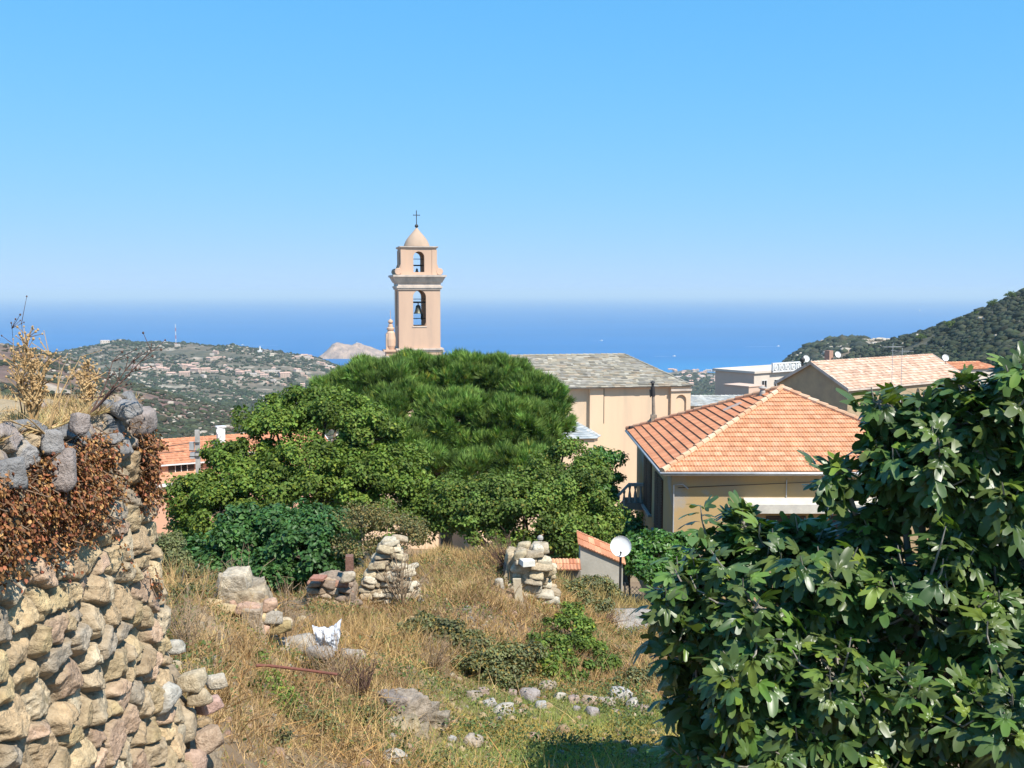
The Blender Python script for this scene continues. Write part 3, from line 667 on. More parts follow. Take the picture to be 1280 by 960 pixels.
rf = mb.build('roof', M_tile, hs_)
AF = Vector((X0 + h2, YH + h2, ZE + rise)); AB = Vector((X0 + h2, Y1 - h2, ZE + rise)); CP = [(.68, .46, .30), (.62, .40, .25), (.70, .50, .34), (.60, .34, .20)]
mb = MB(); cap_line(mb, (X0, YH, ZE), AF, .11, .40, CP, 1); cap_line(mb, (X1, YH, ZE), AF, .11, .40, CP, 2); cap_line(mb, AF, AB, .13, .3, CP, 3)
cap_line(mb, (X0, Y1, ZE), AB, .10, .42, [(.58, .30, .18), (.60, .36, .22)], 4, .05); cap_line(mb, (X1, Y1, ZE), AB, .12, .40, CP, 5); mb.build('ridge_tiles', M_tile, hs_)
mb = MB(); g0 = ZE - .05
mb.tube([(X0 - .05, Y1, g0), (X0 - .05, YH - .06, g0), (X1 + .05, YH - .06, g0)], .055, 8); mb.build('gutter', M_zinc, hs_, smooth=True)
mb = MB(); mb.box((X0 + .03, YH + .02, ZE - .14), (WH - .06, 0, 0), (0, .06, 0), (0, 0, .10)); mb.box((X0 + .02, YH + .10, ZE - .14), (.05, 0, 0), (0, DH - .2, 0), (0, 0, .10))
mb.quad((X0 + .02, YH + .03, ZE - .035), (X1, YH + .03, ZE - .035), (X1, Y1, ZE - .035), (X0 + .02, Y1, ZE - .035), (.8, .8, .8))
mb.build('fascia', M_white, hs_)
mb = MB(); xs = X0 + oh                                                     # scalloped frieze under the eave
for i in range(44): mb.lathe((X0 + oh + .2 + i * .235, YH + oh - .005, ZE - .30), [(.11, -.02), (.11, .012)], 10, ax=(0, -1, 0))
mb.box((X0 + oh, YH + oh - .025, ZE - .29), (WH - 2 * oh, 0, 0), (0, .02, 0), (0, 0, .22)); mb.build('frieze', M_ochre, hs_)
for p0, p1, t, bt in ((808, 817, 575, 629), (822, 831.5, 600, 660)):         # shutters on the side wall
    ya = (X0 + oh) * F_PX / (p0 - CX); yb = (X0 + oh) * F_PX / (p1 - CX); z1 = P(p1, t, yb).z; z0 = P(p0, bt, ya).z
    wn = None
    mb = MB(); mb.box((X0 + oh - .05, yb, z0), (.06, 0, 0), (0, ya - yb, 0), (0, 0, z1 - z0))
    k = 22
    for i in range(k):
        zq = z0 + (z1 - z0) * (i + .3) / k
        for s in (0, 1): mb.box((X0 + oh - .075, yb + .08 + s * (ya - yb) / 2, zq), (.03, 0, 0), (0, (ya - yb) / 2 - .16, 0), (0, 0, (z1 - z0) / k * .5))
    if t == 600: mb.lathe((X0 + oh - .05, (ya + yb) / 2, z1), [(.01, 0), ((ya - yb) / 2, 0), ((ya - yb) / 2, .1), (.01, .1)], 20, ax=(1, 0, 0)) if False else None
    mb.build('shutter', M_brownwood, hs_)
    mb = MB(); mb.box((X0 + oh - .16, yb - .1, z0 - .09), (.18, 0, 0), (0, ya - yb + .2, 0), (0, 0, .08)); mb.build('sill', M_conc, hs_)
mb = MB(); zc0 = P(1000, 641, YH).z; zc1 = P(1000, 629, YH).z; xa = P(932, 640, YH).x; xb = P(1142, 640, YH).x
yw = YH + oh
mb.add([(xa, yw, zc0), (xb, yw, zc0), (xb, yw - .55, zc0), (xa, yw - .55, zc0), (xa, yw, zc1 + .12), (xb, yw, zc1 + .12), (xb, yw - .55, zc1 - .03), (xa, yw - .55, zc1 - .03)], [(0, 1, 2, 3), (7, 6, 5, 4), (3, 2, 6, 7), (0, 3, 7, 4), (2, 1, 5, 6)])
mb.build('canopy', mat('canopy_slab', (.60, .55, .46), (.48, .44, .38), scale=3, rough=.9, bump=.2), hs_)
for p0, p1 in ((960, 1010), (1040, 1085), (1170, 1205)):
    mb = MB(); xa2, xb2 = P(p0, 700, YH).x, P(p1, 700, YH).x; zt, zb = (P(1000, 648, YH).z, P(1000, 700, YH).z)
    mb.box((xa2, yw - .05, zb), (xb2 - xa2, 0, 0), (0, .06, 0), (0, 0, zt - zb)); k = 16
    for i in range(k): mb.box((xa2 + .06, yw - .08, zb + (zt - zb) * (i + .3) / k), (xb2 - xa2 - .12, 0, 0), (0, .03, 0), (0, 0, .05))
    mb.build('shutter', M_brownwood, hs_)
mb = MB(); q = P(840, 606, YH + oh); mb.tube([(X0 + oh + .05, yw - .04, gh), (X0 + oh + .05, yw - .04, q.z), (P(856, 604, YH).x, yw - .05, q.z + .02), (P(862, 608, YH).x, yw - .16, q.z - .12)], .028, 6); mb.build('downpipe', M_zinc, hs_)
mb = MB(); mb.tube([(X0 + oh + .2, yw - .03, q.z - .1), (X0 + 3, yw - .03, q.z + .0), (X0 + 6, yw - .03, q.z + .13), (X1 - 1, yw - .03, q.z + .2)], .012, 4); mb.build('cable', M_iron, hs_)
mb = MB(); xq = P(986, 640, YH).x; mb.tube([(xq, yw - .03, zc1), (xq, yw - .03, ZE - .35)], .02, 5); mb.build('conduit', M_zinc, hs_)
# chimney pot, roof light, tall flue pipe
def on_left_roof(px, py):
    """point of the left roof plane seen at a picture point"""
    d = P(px, py, 1.0); n = Vector((-sn_, 0, cs_)); o = Vector((X0, YH, ZE)); return d * (o.dot(n) / d.dot(n))
c = on_left_roof(953, 494); mb = MB(); mb.lathe(c - Vector((0, 0, .1)), [(.13, 0), (.12, .25), (.10, .3), (.10, .36), (.16, .38), (.16, .42), (.02, .5)], 12); mb.build('chimney_pot', M_conc, hs_)
ca_, cb_ = on_left_roof(905, 515), on_left_roof(922, 508); n = Vector((-sn_, 0, cs_)); mb = MB(); dv = Vector((cs_, 0, sn_)) * .2
mb.box(ca_ + n * .04, cb_ - ca_, dv, n * .09); mb.build('skylight', M_zinc, hs_)
c = on_left_roof(817, 528); mb = MB(); mb.cbox(c - Vector((0, 0, .4)), .26, .26, .75); 
mb.tube([c + Vector((0, 0, .3)), c + Vector((-.03, 0, 1.25))], [.085, .07], 10); mb.build('chimney', mat('old_render', (.30, .25, .19), (.18, .15, .12), scale=5, rough=.95, bump=.4), hs_)
mb = MB(); mb.tube([c + Vector((-.03, 0, 1.2)), c + Vector((-.06, 0, 1.62))], .10, 10); mb.lathe(c + Vector((-.06, 0, 1.62)), [(.06, 0), (.06, .15), (.12, .17), (.09, .24), (.01, .28)], 10); mb.tube([c + Vector((-.15, 0, 1.15)), c + Vector((-.18, 0, 1.5))], .03, 6); mb.build('chimney_cowl', M_iron, hs_)
c = on_left_roof(800, 533); mb = MB(); mb.tube([c + Vector((-.35, .2, -.12)), c + Vector((.35, 0, .12)), c + Vector((.6, 0, .5))], .05, 6); mb.tube([c + Vector((-.4, .2, -.2)), c + Vector((-.4, .2, -.02))], .1, 8); mb.build('vent_pipe', M_iron, hs_)
# outside stair with balusters
st = MB(); yS = 44.6; zl = P(801, 604, yS).z; xl = X0 + oh; pr_ = [P(757, 637, yS), P(786, 605, yS)]; xb_, xt_ = P(755, 640, yS).x, P(786, 605, yS).x
st_rail = MB()
def rail_z(x): return zl if x > xt_ else zl + (x - xt_) * (zl - P(757, 636, yS).z) / (xt_ - xb_)
x_end = xb_ - 1.2
st_rail.add([(x, y, rail_z(x) + dz) for x in (x_end, xt_, xl) for y in (yS - .1, yS + .1) for dz in (-.12, 0)], [(0, 2, 3, 1), (1, 3, 7, 5), (5, 7, 11, 9), (0, 1, 5, 4), (4, 5, 9, 8), (2, 6, 7, 3), (6, 10, 11, 7), (0, 4, 6, 2), (4, 8, 10, 6)])
sto = MB(); pts = [x_end, xt_, xl]
for a_, b__ in ((x_end, xt_), (xt_, xl)):
    for ys in (yS - .12,):
        v8 = [(x, y, rail_z(x) - dz) for x in (a_, b__) for y in (ys, ys + 1.3) for dz in (.85, 1.25 if a_ == x_end else 1.15)]
        sto.add(v8, [(0, 2, 3, 1), (4, 6, 7, 5), (0, 1, 5, 4), (2, 6, 7, 3), (0, 4, 6, 2), (1, 3, 7, 5)])
sto.box((xt_ - .1, yS + .9, gh), (.3, 0, 0), (0, .3, 0), (0, 0, zl - 1.1 - gh))
M_oldc = mat('old_concrete', (.24, .21, .17), (.15, .13, .11), scale=3, rough=.95, bump=.4, bscale=20, bdist=.02)
stair = sto.build('stair', M_oldc, hs_); rl = st_rail.build('handrail', M_conc, stair)
x = x_end + .15
while x < xl - .05:
    mb = MB(); z1 = rail_z(x) - .12; z0 = rail_z(x) - .85; h = z1 - z0
    mb.lathe((x, yS, z0), [(.06, 0), (.06, .05 * h), (.03, .12 * h), (.075, .38 * h), (.035, .75 * h), (.06, .92 * h), (.06, h)], 8); mb.build('baluster', M_conc, stair, smooth=True); x += .24

# ---- generic rotated house
def gable_house(name, label, cor, ud, bd, L_, Wd, ze, zr, zb, mw, roof_m, pal, course=.33, tw=.25, ov=.25, rib=.03, barge=None, group=None, step=.04, rag=.2, sub=4):
    """cor corner xy, ud along the eave, bd back; ridge runs along ud"""
    ud = Vector((*ud, 0)).normalized(); bd = Vector((*bd, 0)).normalized(); c = Vector((cor[0], cor[1], 0)); Z = lambda z: Vector((0, 0, z))
    mid = c + ud * L_ / 2 + bd * Wd / 2
    t = thing(name, label, 'house', (mid.x, mid.y, zb), group); mb = MB()
    p = [c, c + ud * L_, c + ud * L_ + bd * Wd, c + bd * Wd]; zt = ze - .03
    r0, r1 = c + bd * Wd / 2, c + ud * L_ + bd * Wd / 2
    mb.add([q + Z(zb) for q in p] + [q + Z(zt) for q in p] + [r0 + Z(zr - .05), r1 + Z(zr - .05)], [(0, 1, 5, 4), (2, 3, 7, 6), (1, 2, 6, 9, 5), (3, 0, 4, 8, 7)]); mb.build('wall', mw, t)
    mb = MB(); dz = zr - ze; vl = math.hypot(Wd / 2, dz); k = (vl + ov) / vl
    for o, u_, b2 in ((c - ud * ov, ud, bd), (c + ud * (L_ + ov) + bd * Wd, -ud, -bd)):
        vd = (b2 * Wd / 2 + Z(dz)) / vl; n = u_.cross(vd).normalized(); o2 = o + Z(ze) - vd * ov
        roof_face(mb, o2, u_, vd, n, vl + ov, lambda v: 0, lambda v: L_ + 2 * ov, course, tw, step, rib, pal, .15, len(label), sub, rag)
        mb.quad(o2 - n * .02, o2 + u_ * (L_ + 2 * ov) - n * .02, o2 + u_ * (L_ + 2 * ov) + vd * (vl + ov) - n * .02, o2 + vd * (vl + ov) - n * .02, pal[0])
    cap_line(mb, r0 - ud * ov + Z(zr), r1 + ud * ov + Z(zr), .1, .4, pal, 1, .0); r = mb.build('roof', roof_m, t)
    if barge:
        mb = MB()
        for e, s in ((c - ud * (ov + .02), -1), (c + ud * (L_ + ov - .06), 1)):
            for a_, b__ in ((e - bd * ov * .9 + Z(ze - ov * dz / (Wd / 2)), e + bd * Wd / 2 + Z(zr)), (e + bd * Wd * 1 + bd * ov * .9 + Z(ze - ov * dz / (Wd / 2)), e + bd * Wd / 2 + Z(zr))):
                mb.add([a_ + Z(-.16), b__ + Z(-.16), b__ + Z(.09), a_ + Z(.09)] + [q + ud * .08 for q in (a_ + Z(-.16), b__ + Z(-.16), b__ + Z(.09), a_ + Z(.09))], [(0, 1, 2, 3), (7, 6, 5, 4), (0, 1, 5, 4), (3, 2, 6, 7), (0, 3, 7, 4), (1, 2, 6, 5)])
        for o_ in (c - bd * ov, ): mb.box(o_ - ud * ov + Z(ze - ov * dz / (Wd / 2) - .12), ud * (L_ + 2 * ov), bd * .06, Z(.14))
        mb.build('verge_board', barge, t)
    return t
def window(t, o, u_, nout, w_, h, shutters=True, frame=M_white, sh=M_brownwood, open_=True, glass=M_dark):
    o, u_, nout = Vector(o), Vector(u_), Vector(nout); Z = Vector((0, 0, 1)); mb = MB()
    for a_, b__, cc_, d_ in ((0, 0, w_, .06), (0, h - .06, w_, .06), (0, 0, .06, h), (w_ - .06, 0, .06, h), (w_ / 2 - .03, 0, .06, h)): mb.box(o + u_ * a_ + Z * b__ + nout * .002, u_ * cc_, nout * .04, Z * d_)
    f = mb.build('window', frame, t); mb = MB(); mb.box(o + nout * .003 + u_ * .01 + Z * .01, u_ * (w_ - .02), nout * .012, Z * (h - .02)); mb.build('pane', glass, f)
    if shutters:
        for s in (-1, 1):
            mb = MB(); o2 = o + (u_ * -(w_ / 2 + .02) if s < 0 else u_ * (w_ + .02)) + nout * .01; mb.box(o2, u_ * w_ / 2, nout * .05, Z * h)
            for i in range(9): mb.box(o2 + u_ * .06 + Z * (h * (i + .3) / 9) + nout * .05, u_ * (w_ / 2 - .12), nout * .02, Z * h * .05)
            mb.build('shutter', sh, t)
    mb = MB(); mb.box(o - u_ * .08 - Z * .08 + nout * .003, u_ * (w_ + .16), nout * .14, Z * .07); mb.build('sill', M_white, t)
def dish(name, label, c, r, face, base=None, mast_r=.02, group=None, mat_=None, arm=True):
    face = Vector(face).normalized(); c = Vector(c); base = Vector(base) if base else c - Vector((0, 0, .8))
    t = thing(name, label, 'satellite dish', base, group); mb = MB(); D = -.28 * r
    pr = [(.01, D)] + [(r * q, D * (1 - q * q)) for q in (.25, .5, .75, 1)] + [(r * 1.02, .015), (r * 1.02, -.02)] + [(r * q, D * (1 - q * q) - .02) for q in (.97, .75, .5, .25)] + [(.01, D - .02)]
    mb.lathe(c, pr, 28, ax=face); mb.build('reflector', mat_ or M_white, t, smooth=True)
    mb = MB(); mb.tube([base, Vector((c.x, c.y, c.z - r * .3)) - Vector((face.x, face.y, 0)) * r * .55, c - face * (r * .33)], mast_r, 8); mb.build('mast', M_iron, t)
    if arm:
        f = c + face * r * .75 - Vector((0, 0, r * .75)); mb = MB(); mb.tube([c - Vector((0, 0, r * .97)) - face * .05, f], mast_r * .6, 6); mb.tube([f, f - face * r * .14 + Vector((0, 0, r * .08))], mast_r * .9, 8); mb.build('feed_arm', M_iron, t)
    return t
def antenna(name, label, base, h, n=7, ang=0.3, w_=.5, group=None):
    t = thing(name, label, 'antenna', base, group); b0 = Vector(base); mb = MB(); mb.tube([b0, b0 + Vector((0, 0, h))], .02, 5); mb.build('mast', M_zinc, t)
    mb = MB(); u_ = Vector((math.cos(ang), math.sin(ang), 0)); v_ = Vector((-u_.y, u_.x, 0)); tp = b0 + Vector((0, 0, h * .93)); mb.tube([tp - u_ * .8, tp + u_ * .8], .012, 4)
    for i in range(n): q = tp + u_ * (-.75 + 1.5 * i / (n - 1)); mb.tube([q - v_ * w_ / 2, q + v_ * w_ / 2], .008, 4)
    mb.build('yagi', M_zinc, t); return t

# ---- gabled house with pinkish roof
cg = P(1060, 485, 80.0); ap = (-.6, .8); al = (.8, .6); Wg = 6.8
M_grn = mat('brown_gable', (.44, .32, .19), (.35, .26, .165), scale=1.2, rough=.95, bump=.4, bscale=6, bdist=.03)
gq = Vector((cg.x, cg.y, 0)) + Vector((-.6, .8, 0)) * Wg / 2
zr_ = P(1014, 453, gq.y).z
PK = [(.60, .41, .29), (.63, .46, .34), (.56, .37, .26), (.66, .50, .38), (.58, .41, .30), (.53, .35, .25)]
gh2 = gable_house('gabled_house', 'stone coloured gabled house with a pale pink tile roof behind the orange hipped roof', (cg.x, cg.y), al, ap, 17.0, Wg, cg.z, zr_, gz(cg.x, cg.y) - 1.5, M_grn, M_tile, PK, .36, .3, .2, .03, M_tstone)
for px in (1120, 1165): 
    s_w = wu(px, (cg.x, cg.y), al); o = Vector((cg.x, cg.y, cg.z - 2.3)) + Vector((.8, .6, 0)) * s_w; window(gh2, o, (.8, .6, 0), (.6, -.8, 0), .9, 1.2)
mb = MB(); c = P(1040, 452, 88); mb.cbox((c.x, c.y, c.z - 1), 2.4, .7, 1.0, R(36)); mb.build('chimney', M_white, gh2)
mb = MB(); c = P(1036, 444, 87); mb.cbox((c.x, c.y, c.z - .9), .5, .5, 1.3, R(36)); mb.build('chimney', mat('brick', (.42, .25, .18), (.33, .2, .15), scale=4), gh2)
dish('satellite_dish', 'white satellite dish at the left end of the pale pink roof ridge', P(1008, 448, 82.5), .27, (.3, -1, .4), P(1008, 457, 82.6))
dish('satellite_dish', 'pale satellite dish farther right along the pale pink roof ridge', P(1047.5, 443, 86.5), .26, (.3, -1, .4), P(1047, 450, 86.8))
dish('satellite_dish', 'round white satellite dish beside the top of the fig tree at right', P(1182, 447, 84), .28, (.2, -1, .35), P(1182, 455, 84.2))
antenna('tv_antenna', 'tall thin TV antenna in front of the pale pink roof, left of a pair', P(1114, 500, 76), 4.2, 8, .3, .7)
antenna('tv_antenna', 'shorter TV antenna in front of the pale pink roof, right of a pair', P(1126, 492, 77), 3.4, 6, -.5, .6)
mb = MB(); c = P(1003, 452, 82.3); t = thing('roof_fan', 'small dark vent cowl beside the dish on the pale pink roof ridge', 'vent', c); mb.lathe(c - Vector((0, 0, .35)), [(.1, 0), (.1, .3), (.2, .35), (.22, .55), (.1, .7), (.01, .72)], 12); mb.build('cowl', M_iron, t)

# ---- modern flat roofed block
c = P(943, 467, 140); M_pinkw = mat('pink_render', (.64, .45, .34), (.56, .41, .31), scale=.5, rough=.9); M_cream = mat('white_render', (.64, .55, .45), (.56, .48, .40), scale=.5, rough=.9)
fb = thing('flat_roofed_building', 'white and pink modern flat roofed block behind the roofs with a round-hole parapet', 'building', (c.x + 4, c.y + 4, gz(c.x, c.y)))
ul, ur = Vector((-.6, .8, 0)), Vector((.8, .6, 0)); cc0 = Vector((c.x, c.y, 0)); zt = c.z; zb = gz(c.x, c.y) - 2; Z = Vector((0, 0, 1))
mb = MB(); mb.box(cc0 + Z * zb, ur * 16, ul * 7, Z * (zt - zb)); mb.build('wall', M_cream, fb)
mb = MB(); mb.box(cc0 + Z * zb - ur * .06 , ur * .05, ul * 6.9, Z * (zt - zb - .05)); mb.build('side_wall', M_pinkw, fb)
mb = MB(); mb.box(cc0 - ur * .25 - ul * .25 + Z * zt, ur * 16.5, ul * .3, Z * .3); mb.box(cc0 - ur * .25 + ul * 7 + Z * zt, ur * 16.5, ul * .3, Z * .3); mb.box(cc0 - ur * .25 + ul * .06 + Z * zt, ur * .3, ul * 6.93, Z * .3); mb.build('parapet', M_cream, fb)
mb = MB(); q = P(966, 464.5, 141.5); q0 = Vector((q.x, q.y, 0)); zq = zt + .3
for i in range(6):
    mb.box(q0 + ur * (i * 1.25) + Z * zt, ur * (.16), ul * .25, Z * 1.15)
    if i < 5:
        mb.lathe(q0 + ur * (i * 1.25 + .7) + Z * (zt + .68), [(.24, 0), (.24, .2), (.40, .2), (.40, 0), (.24, 0)], 16, ax=ul)
mb.box(q0 + Z * (zt + 1.152), ur * 7.5, ul * .3, Z * .16); mb.box(q0 + Z * (zt + .02), ur * 7.5, ul * .24, Z * .2); mb.build('balustrade', M_white, fb)
for i in range(3): window(fb, cc0 + ur * (1.5 + i * 2.6) + Z * (zt - 2.2), ur, -ul, 1.1, 1.2, False)
c = P(936, 484, 134); mb = MB(); c1 = Vector((c.x, c.y, 0)); mb.box(c1 + Z * zb, ul * 4.2, ur * 3, Z * (c.z - zb)); w2 = mb.build('annex', M_pinkw, fb)
mb = MB(); mb.box(c1 + Z * c.z - ul * .1 - ur * .1, ul * 4.4, ur * 3.2, Z * .12); mb.build('annex_roof', M_pinkw, fb)

# ---- slate roof behind church, two roofs right
c = P(850, 503, 96); gable_house('slate_roofed_house', 'low building whose pale grey slate roof shows right of the church wall', (c.x, c.y), (1, .05), (-.05, 1), 9, 7, c.z - .3, P(880, 495.5, 99.5).z, gz(c.x, c.y) - 1, M_peach, M_slab, [(.46, .46, .43), (.52, .51, .47), (.42, .43, .42)], .3, .4, .2, 0, None, step=.04, rag=.4, sub=1)
c = P(1165, 470, 100); gable_house('red_roofed_house', 'distant house with a bright orange roof peeping past the top of the fig tree', (c.x, c.y), (.95, .3), (-.3, .95), 8, 6, P(1180, 462, 100).z, P(1180, 454.5, 103).z, gz(c.x, c.y) - 1, M_cream, M_tile, TILE, .33, .25, .2, .03)
c = P(1180, 640, 42); h3 = gable_house('neighbouring_house', 'house with a weathered orange roof half hidden behind the fig tree at right', (c.x + .6, c.y), (.97, .24), (-.24, .97), 9, 6.5, P(1200, 612, 42).z, P(1230, 570, 45).z, gz(c.x, c.y) - 1, mat('white_wall', (.62, .60, .56), (.5, .49, .46), scale=1, rough=.9), M_tile, PF, .33, .23, .25, .03)

# ---- salmon house at left
M_salm = mat('salmon_render', (.62, .36, .24), (.56, .32, .22), scale=.6, rough=.9)
c = P(150, 583, 93); ph = R(30); u3 = Vector((math.cos(ph), math.sin(ph), 0)); b3 = Vector((-u3.y, u3.x, 0)); zf = gz(c.x + 5, c.y + 4) - 1
ze = P(195, 579, 94.5).z; zr = P(195, 552, 98).z
sh_ = gable_house('salmon_house', 'salmon coloured house with terracotta roof and brown shutters between wall and trees', (c.x, c.y), (u3.x, u3.y), (b3.x, b3.y), 20, 8.6, ze, zr, zf, M_salm, M_tile, [(.57, .265, .145), (.60, .285, .155), (.54, .25, .135)], .5, .28, .45, .04, M_white)
for px in (214, 262, 300):
    s_w = wu(px, (c.x, c.y), u3); window(sh_, Vector((c.x, c.y, P(px, 592 - (px - 214) * .09, 95).z)) + u3 * s_w, u3, -b3, 1.15, .85)
s0 = wu(150, (c.x, c.y), u3); zq = P(205, 607, 92).z; mb = MB(); o = Vector((c.x, c.y, 0)) - b3 * 1.9; vd = (b3 * 1.9 + Z * .62); vl_ = vd.length; vd.normalize()
roof_face(mb, o + Z * zq, u3, vd, u3.cross(vd).normalized(), vl_, lambda v: 0, lambda v: 18, .4, .28, .04, .03, [(.58, .31, .18), (.62, .34, .20)], .1, 5, 4); mb.quad(o + Z * (zq - .02), o + u3 * 18 + Z * (zq - .02), o + u3 * 18 + b3 * 1.9 + Z * (zq - .02), o + b3 * 1.9 + Z * (zq - .02)); mb.build('porch_roof', M_tile, sh_)
mb = MB(); mb.box(o - b3 * .05 + Z * (zq - .32), u3 * 18, b3 * .12, Z * .3); mb.build('porch_fascia', M_white, sh_)
mb = MB(); mb.box(o + b3 * .5 + Z * zf, u3 * 17.5, b3 * 1.38, Z * (zq - .33 - zf)); mb.build('porch_wall', M_salm, sh_)
c = P(276, 545, 99.5); mb = MB(); mb.cbox((c.x, c.y, c.z - .6), .7, .6, 1.3, ph); mb.cbox((c.x, c.y, c.z + .85), .9, .8, .12, ph)
for sx in (-.25, .25): mb.cbox((c.x + sx, c.y, c.z + .69), .1, .4, .17, ph)
mb.build('chimney', M_white, sh_)
dish('satellite_dish', 'white satellite dish on the chimney of the salmon house', P(275.5, 538.5, 98.3), .36, (.25, -1, .3), P(277, 543, 99.1))

# ---- utility pole
c = P(246.5, 540, 50); b0 = Vector((c.x, c.y, gz(c.x, c.y))); t = thing('utility_pole', 'weathered concrete utility pole with grey junction boxes in front of the salmon house', 'utility pole', b0)
mb = MB(); mb.box(b0 - Vector((.10, .08, .3)), (.2, 0, 0), (0, .16, 0), (-.0, 0, c.z - b0.z + .4)); mb.build('pole', mat('pole_concrete', (.50, .46, .41), (.32, .29, .26), scale=2.5, rough=.9, bump=.3), t)
zt_ = c.z; mb = MB(); mb.box(Vector((c.x - .36, c.y - .15, P(246, 562, 50).z)), (.2, 0, 0), (0, .2, 0), (0, 0, .38)); mb.build('junction_box', M_zinc, t)
mb = MB(); mb.box(Vector((c.x - .34, c.y - .14, P(246, 573, 50).z)), (.22, 0, 0), (0, .2, 0), (0, 0, .3)); mb.build('junction_box', M_zinc, t)
mb = MB()
for py in (553, 563, 570): mb = MB(); mb.tube([Vector((c.x - .38, c.y - .13, P(246, py, 50).z)), Vector((c.x + .14, c.y - .13, P(246, py, 50).z))], .025, 5); mb.build('bracket', M_iron, t)
for k, (p0, p1, p2) in enumerate((((236, 554, 50), (150, 567, 42), (40, 580, 34)), ((230, 564, 50), (150, 570, 42), (40, 583, 34)), ((252, 540, 50), (262, 556, 70), (272, 572, 93)))):
    a_, m_, b__ = P(*p0), P(*p1), P(*p2); pts = [a_ * (1 - q) ** 2 + m_ * 2 * q * (1 - q) + b__ * q * q for q in [i / 10 for i in range(11)]]
    mb = MB(); mb.tube(pts, .018 if k < 2 else .01, 4); mb.build('cable', M_iron if k < 2 else M_zinc, t)

# ================================================================ NEAR RUINED WALL
M_stone = mat('rubble_stone', (1, 1, 1), (.70, .68, .66), scale=24, rough=.95, attr=True, bump=1.0, bscale=60, bdist=.02, c3=(.62, .60, .52), s3=5, t3=.63, w3=.08, lo=.4, hi=.62)
PAL = np.array([(.56, .41, .22), (.52, .37, .21), (.60, .46, .26), (.50, .33, .24), (.52, .41, .27), (.37, .33, .27), (.64, .53, .36), (.44, .31, .18), (.54, .36, .25), (.54, .41, .20)])
GREYS = np.array([(.27, .26, .25), (.33, .31, .29), (.24, .235, .23), (.36, .30, .265)])
def rubble(Wd, H, nu, nv, sx, sz, seed, relief=.11, greytop=0.0, pal=PAL):
    """numpy rubble relief: returns u,v grids, height and colour"""
    r = np.random.default_rng(seed); S = []; v = -sz; row = 0
    while v < H + sz:
        hh = sz * r.uniform(.7, 1.35); u = -sx + r.uniform(0, sx)
        while u < Wd + sx: S.append((u, v + r.uniform(-.3, .3) * hh)); u += sx * r.uniform(.55, 1.5)
        v += hh
    S = np.array(S); ns = len(S); asp = sx / sz
    u = np.linspace(0, Wd, nu); v = np.linspace(0, H, nv); Ug, Vg = np.meshgrid(u, v)
    wu_ = Ug + .045 * fbm(Ug * 7, Vg * 7, seed) + .018 * fbm(Ug * 25, Vg * 25, seed + 2); wv_ = Vg + .04 * fbm(Ug * 7, Vg * 7, seed + 9) + .015 * fbm(Ug * 25, Vg * 25, seed + 5)
    q = np.stack([wu_.ravel(), wv_.ravel() * asp * .9], 1); s2 = np.stack([S[:, 0], S[:, 1] * asp * .9], 1); wt = r.uniform(-.03, .05, ns)
    f1 = np.empty(len(q)); f2 = np.empty(len(q)); k1 = np.empty(len(q), int)
    for i in range(0, len(q), 20000):
        d = np.sqrt(((q[i:i + 20000, None] - s2[None]) ** 2).sum(-1)) - wt[None]; p = np.argpartition(d, 1, axis=1)[:, :2]; dd = np.take_along_axis(d, p, 1)
        o = dd.argsort(1); p = np.take_along_axis(p, o, 1); dd = np.take_along_axis(dd, o, 1); f1[i:i + 20000], f2[i:i + 20000], k1[i:i + 20000] = dd[:, 0], dd[:, 1], p[:, 0]
    e = (f2 - f1).reshape(Ug.shape); k = k1.reshape(Ug.shape)
    base = r.uniform(0, .45, ns) * relief; tu, tv_ = r.uniform(-.38, .38, ns), r.uniform(-.45, .25, ns)
    du = wu_ - S[k, 0]; dv = wv_ - S[k, 1]
    h = base[k] + tu[k] * du + tv_[k] * dv
    h2 = base[k] + .04 - tv_[k] * dv * 1.4 - tu[k] * du * .9; h = np.minimum(h, h2 + r.uniform(.0, .05, ns)[k])      # chipped facets
    for q_f in range(4):
        an = r.uniform(0, 6.28, ns) ; sl = r.uniform(.35, 1.3, ns); o_f = r.uniform(.02, .07, ns); h = np.minimum(h, base[k] + o_f[k] + sl[k] * -(np.cos(an)[k] * du + np.sin(an)[k] * dv))
    prof = np.clip(e / .038, 0, 1) ** .75
    h = (np.maximum(h, -.035) + relief * .62) * prof + .014 * np.abs(fbm(Ug * 26, Vg * 26, 3)) * prof + .02 * fbm(Ug * 6, Vg * 6, 8)
    c = (pal[r.integers(0, len(pal), ns)] * .65 + pal.mean(0) * .35) * r.uniform(.78, 1.22, (ns, 1))
    if greytop:
        gp = np.clip((S[:, 1] - (H - greytop)) / .25, 0, 1) * .95; m_ = r.uniform(size=ns) < gp; c[m_] = GREYS[r.integers(0, 4, m_.sum())] * r.uniform(.85, 1.25, (m_.sum(), 1))
    c = c[k] * (1 + .14 * fbm(Ug * 9, Vg * 9, 4))[..., None]
    mort = np.array((.40, .31, .20)); mm = np.clip((1 - np.clip(e / .06, 0, 1)) * 1.1, 0, .85)[..., None]; c = c * (1 - mm) + mort * mm
    return Ug, Vg, h, c
def grid_faces(nv, nu, flip=False):
    idx = np.arange(nu * nv).reshape(nv, nu); F = np.stack([idx[:-1, :-1], idx[:-1, 1:], idx[1:, 1:], idx[1:, :-1]], -1).reshape(-1, 4)
    return F[:, ::-1].copy() if flip else F
wt_ = thing('ruined_wall', 'tall dry rubble stone wall with rusty dead ivy filling the left edge', 'stone wall', (-3.2, 4.6, gz(-3.2, 4.6)))
WX, WY0, WY1, RC, ZTOP = -2.16, 2.3, 6.22, .28, -.60
LS_ = (WY1 - RC - WY0); LC = RC * math.pi / 2; LE = 2.6; WL = LS_ + LC + LE; WHt = 3.1
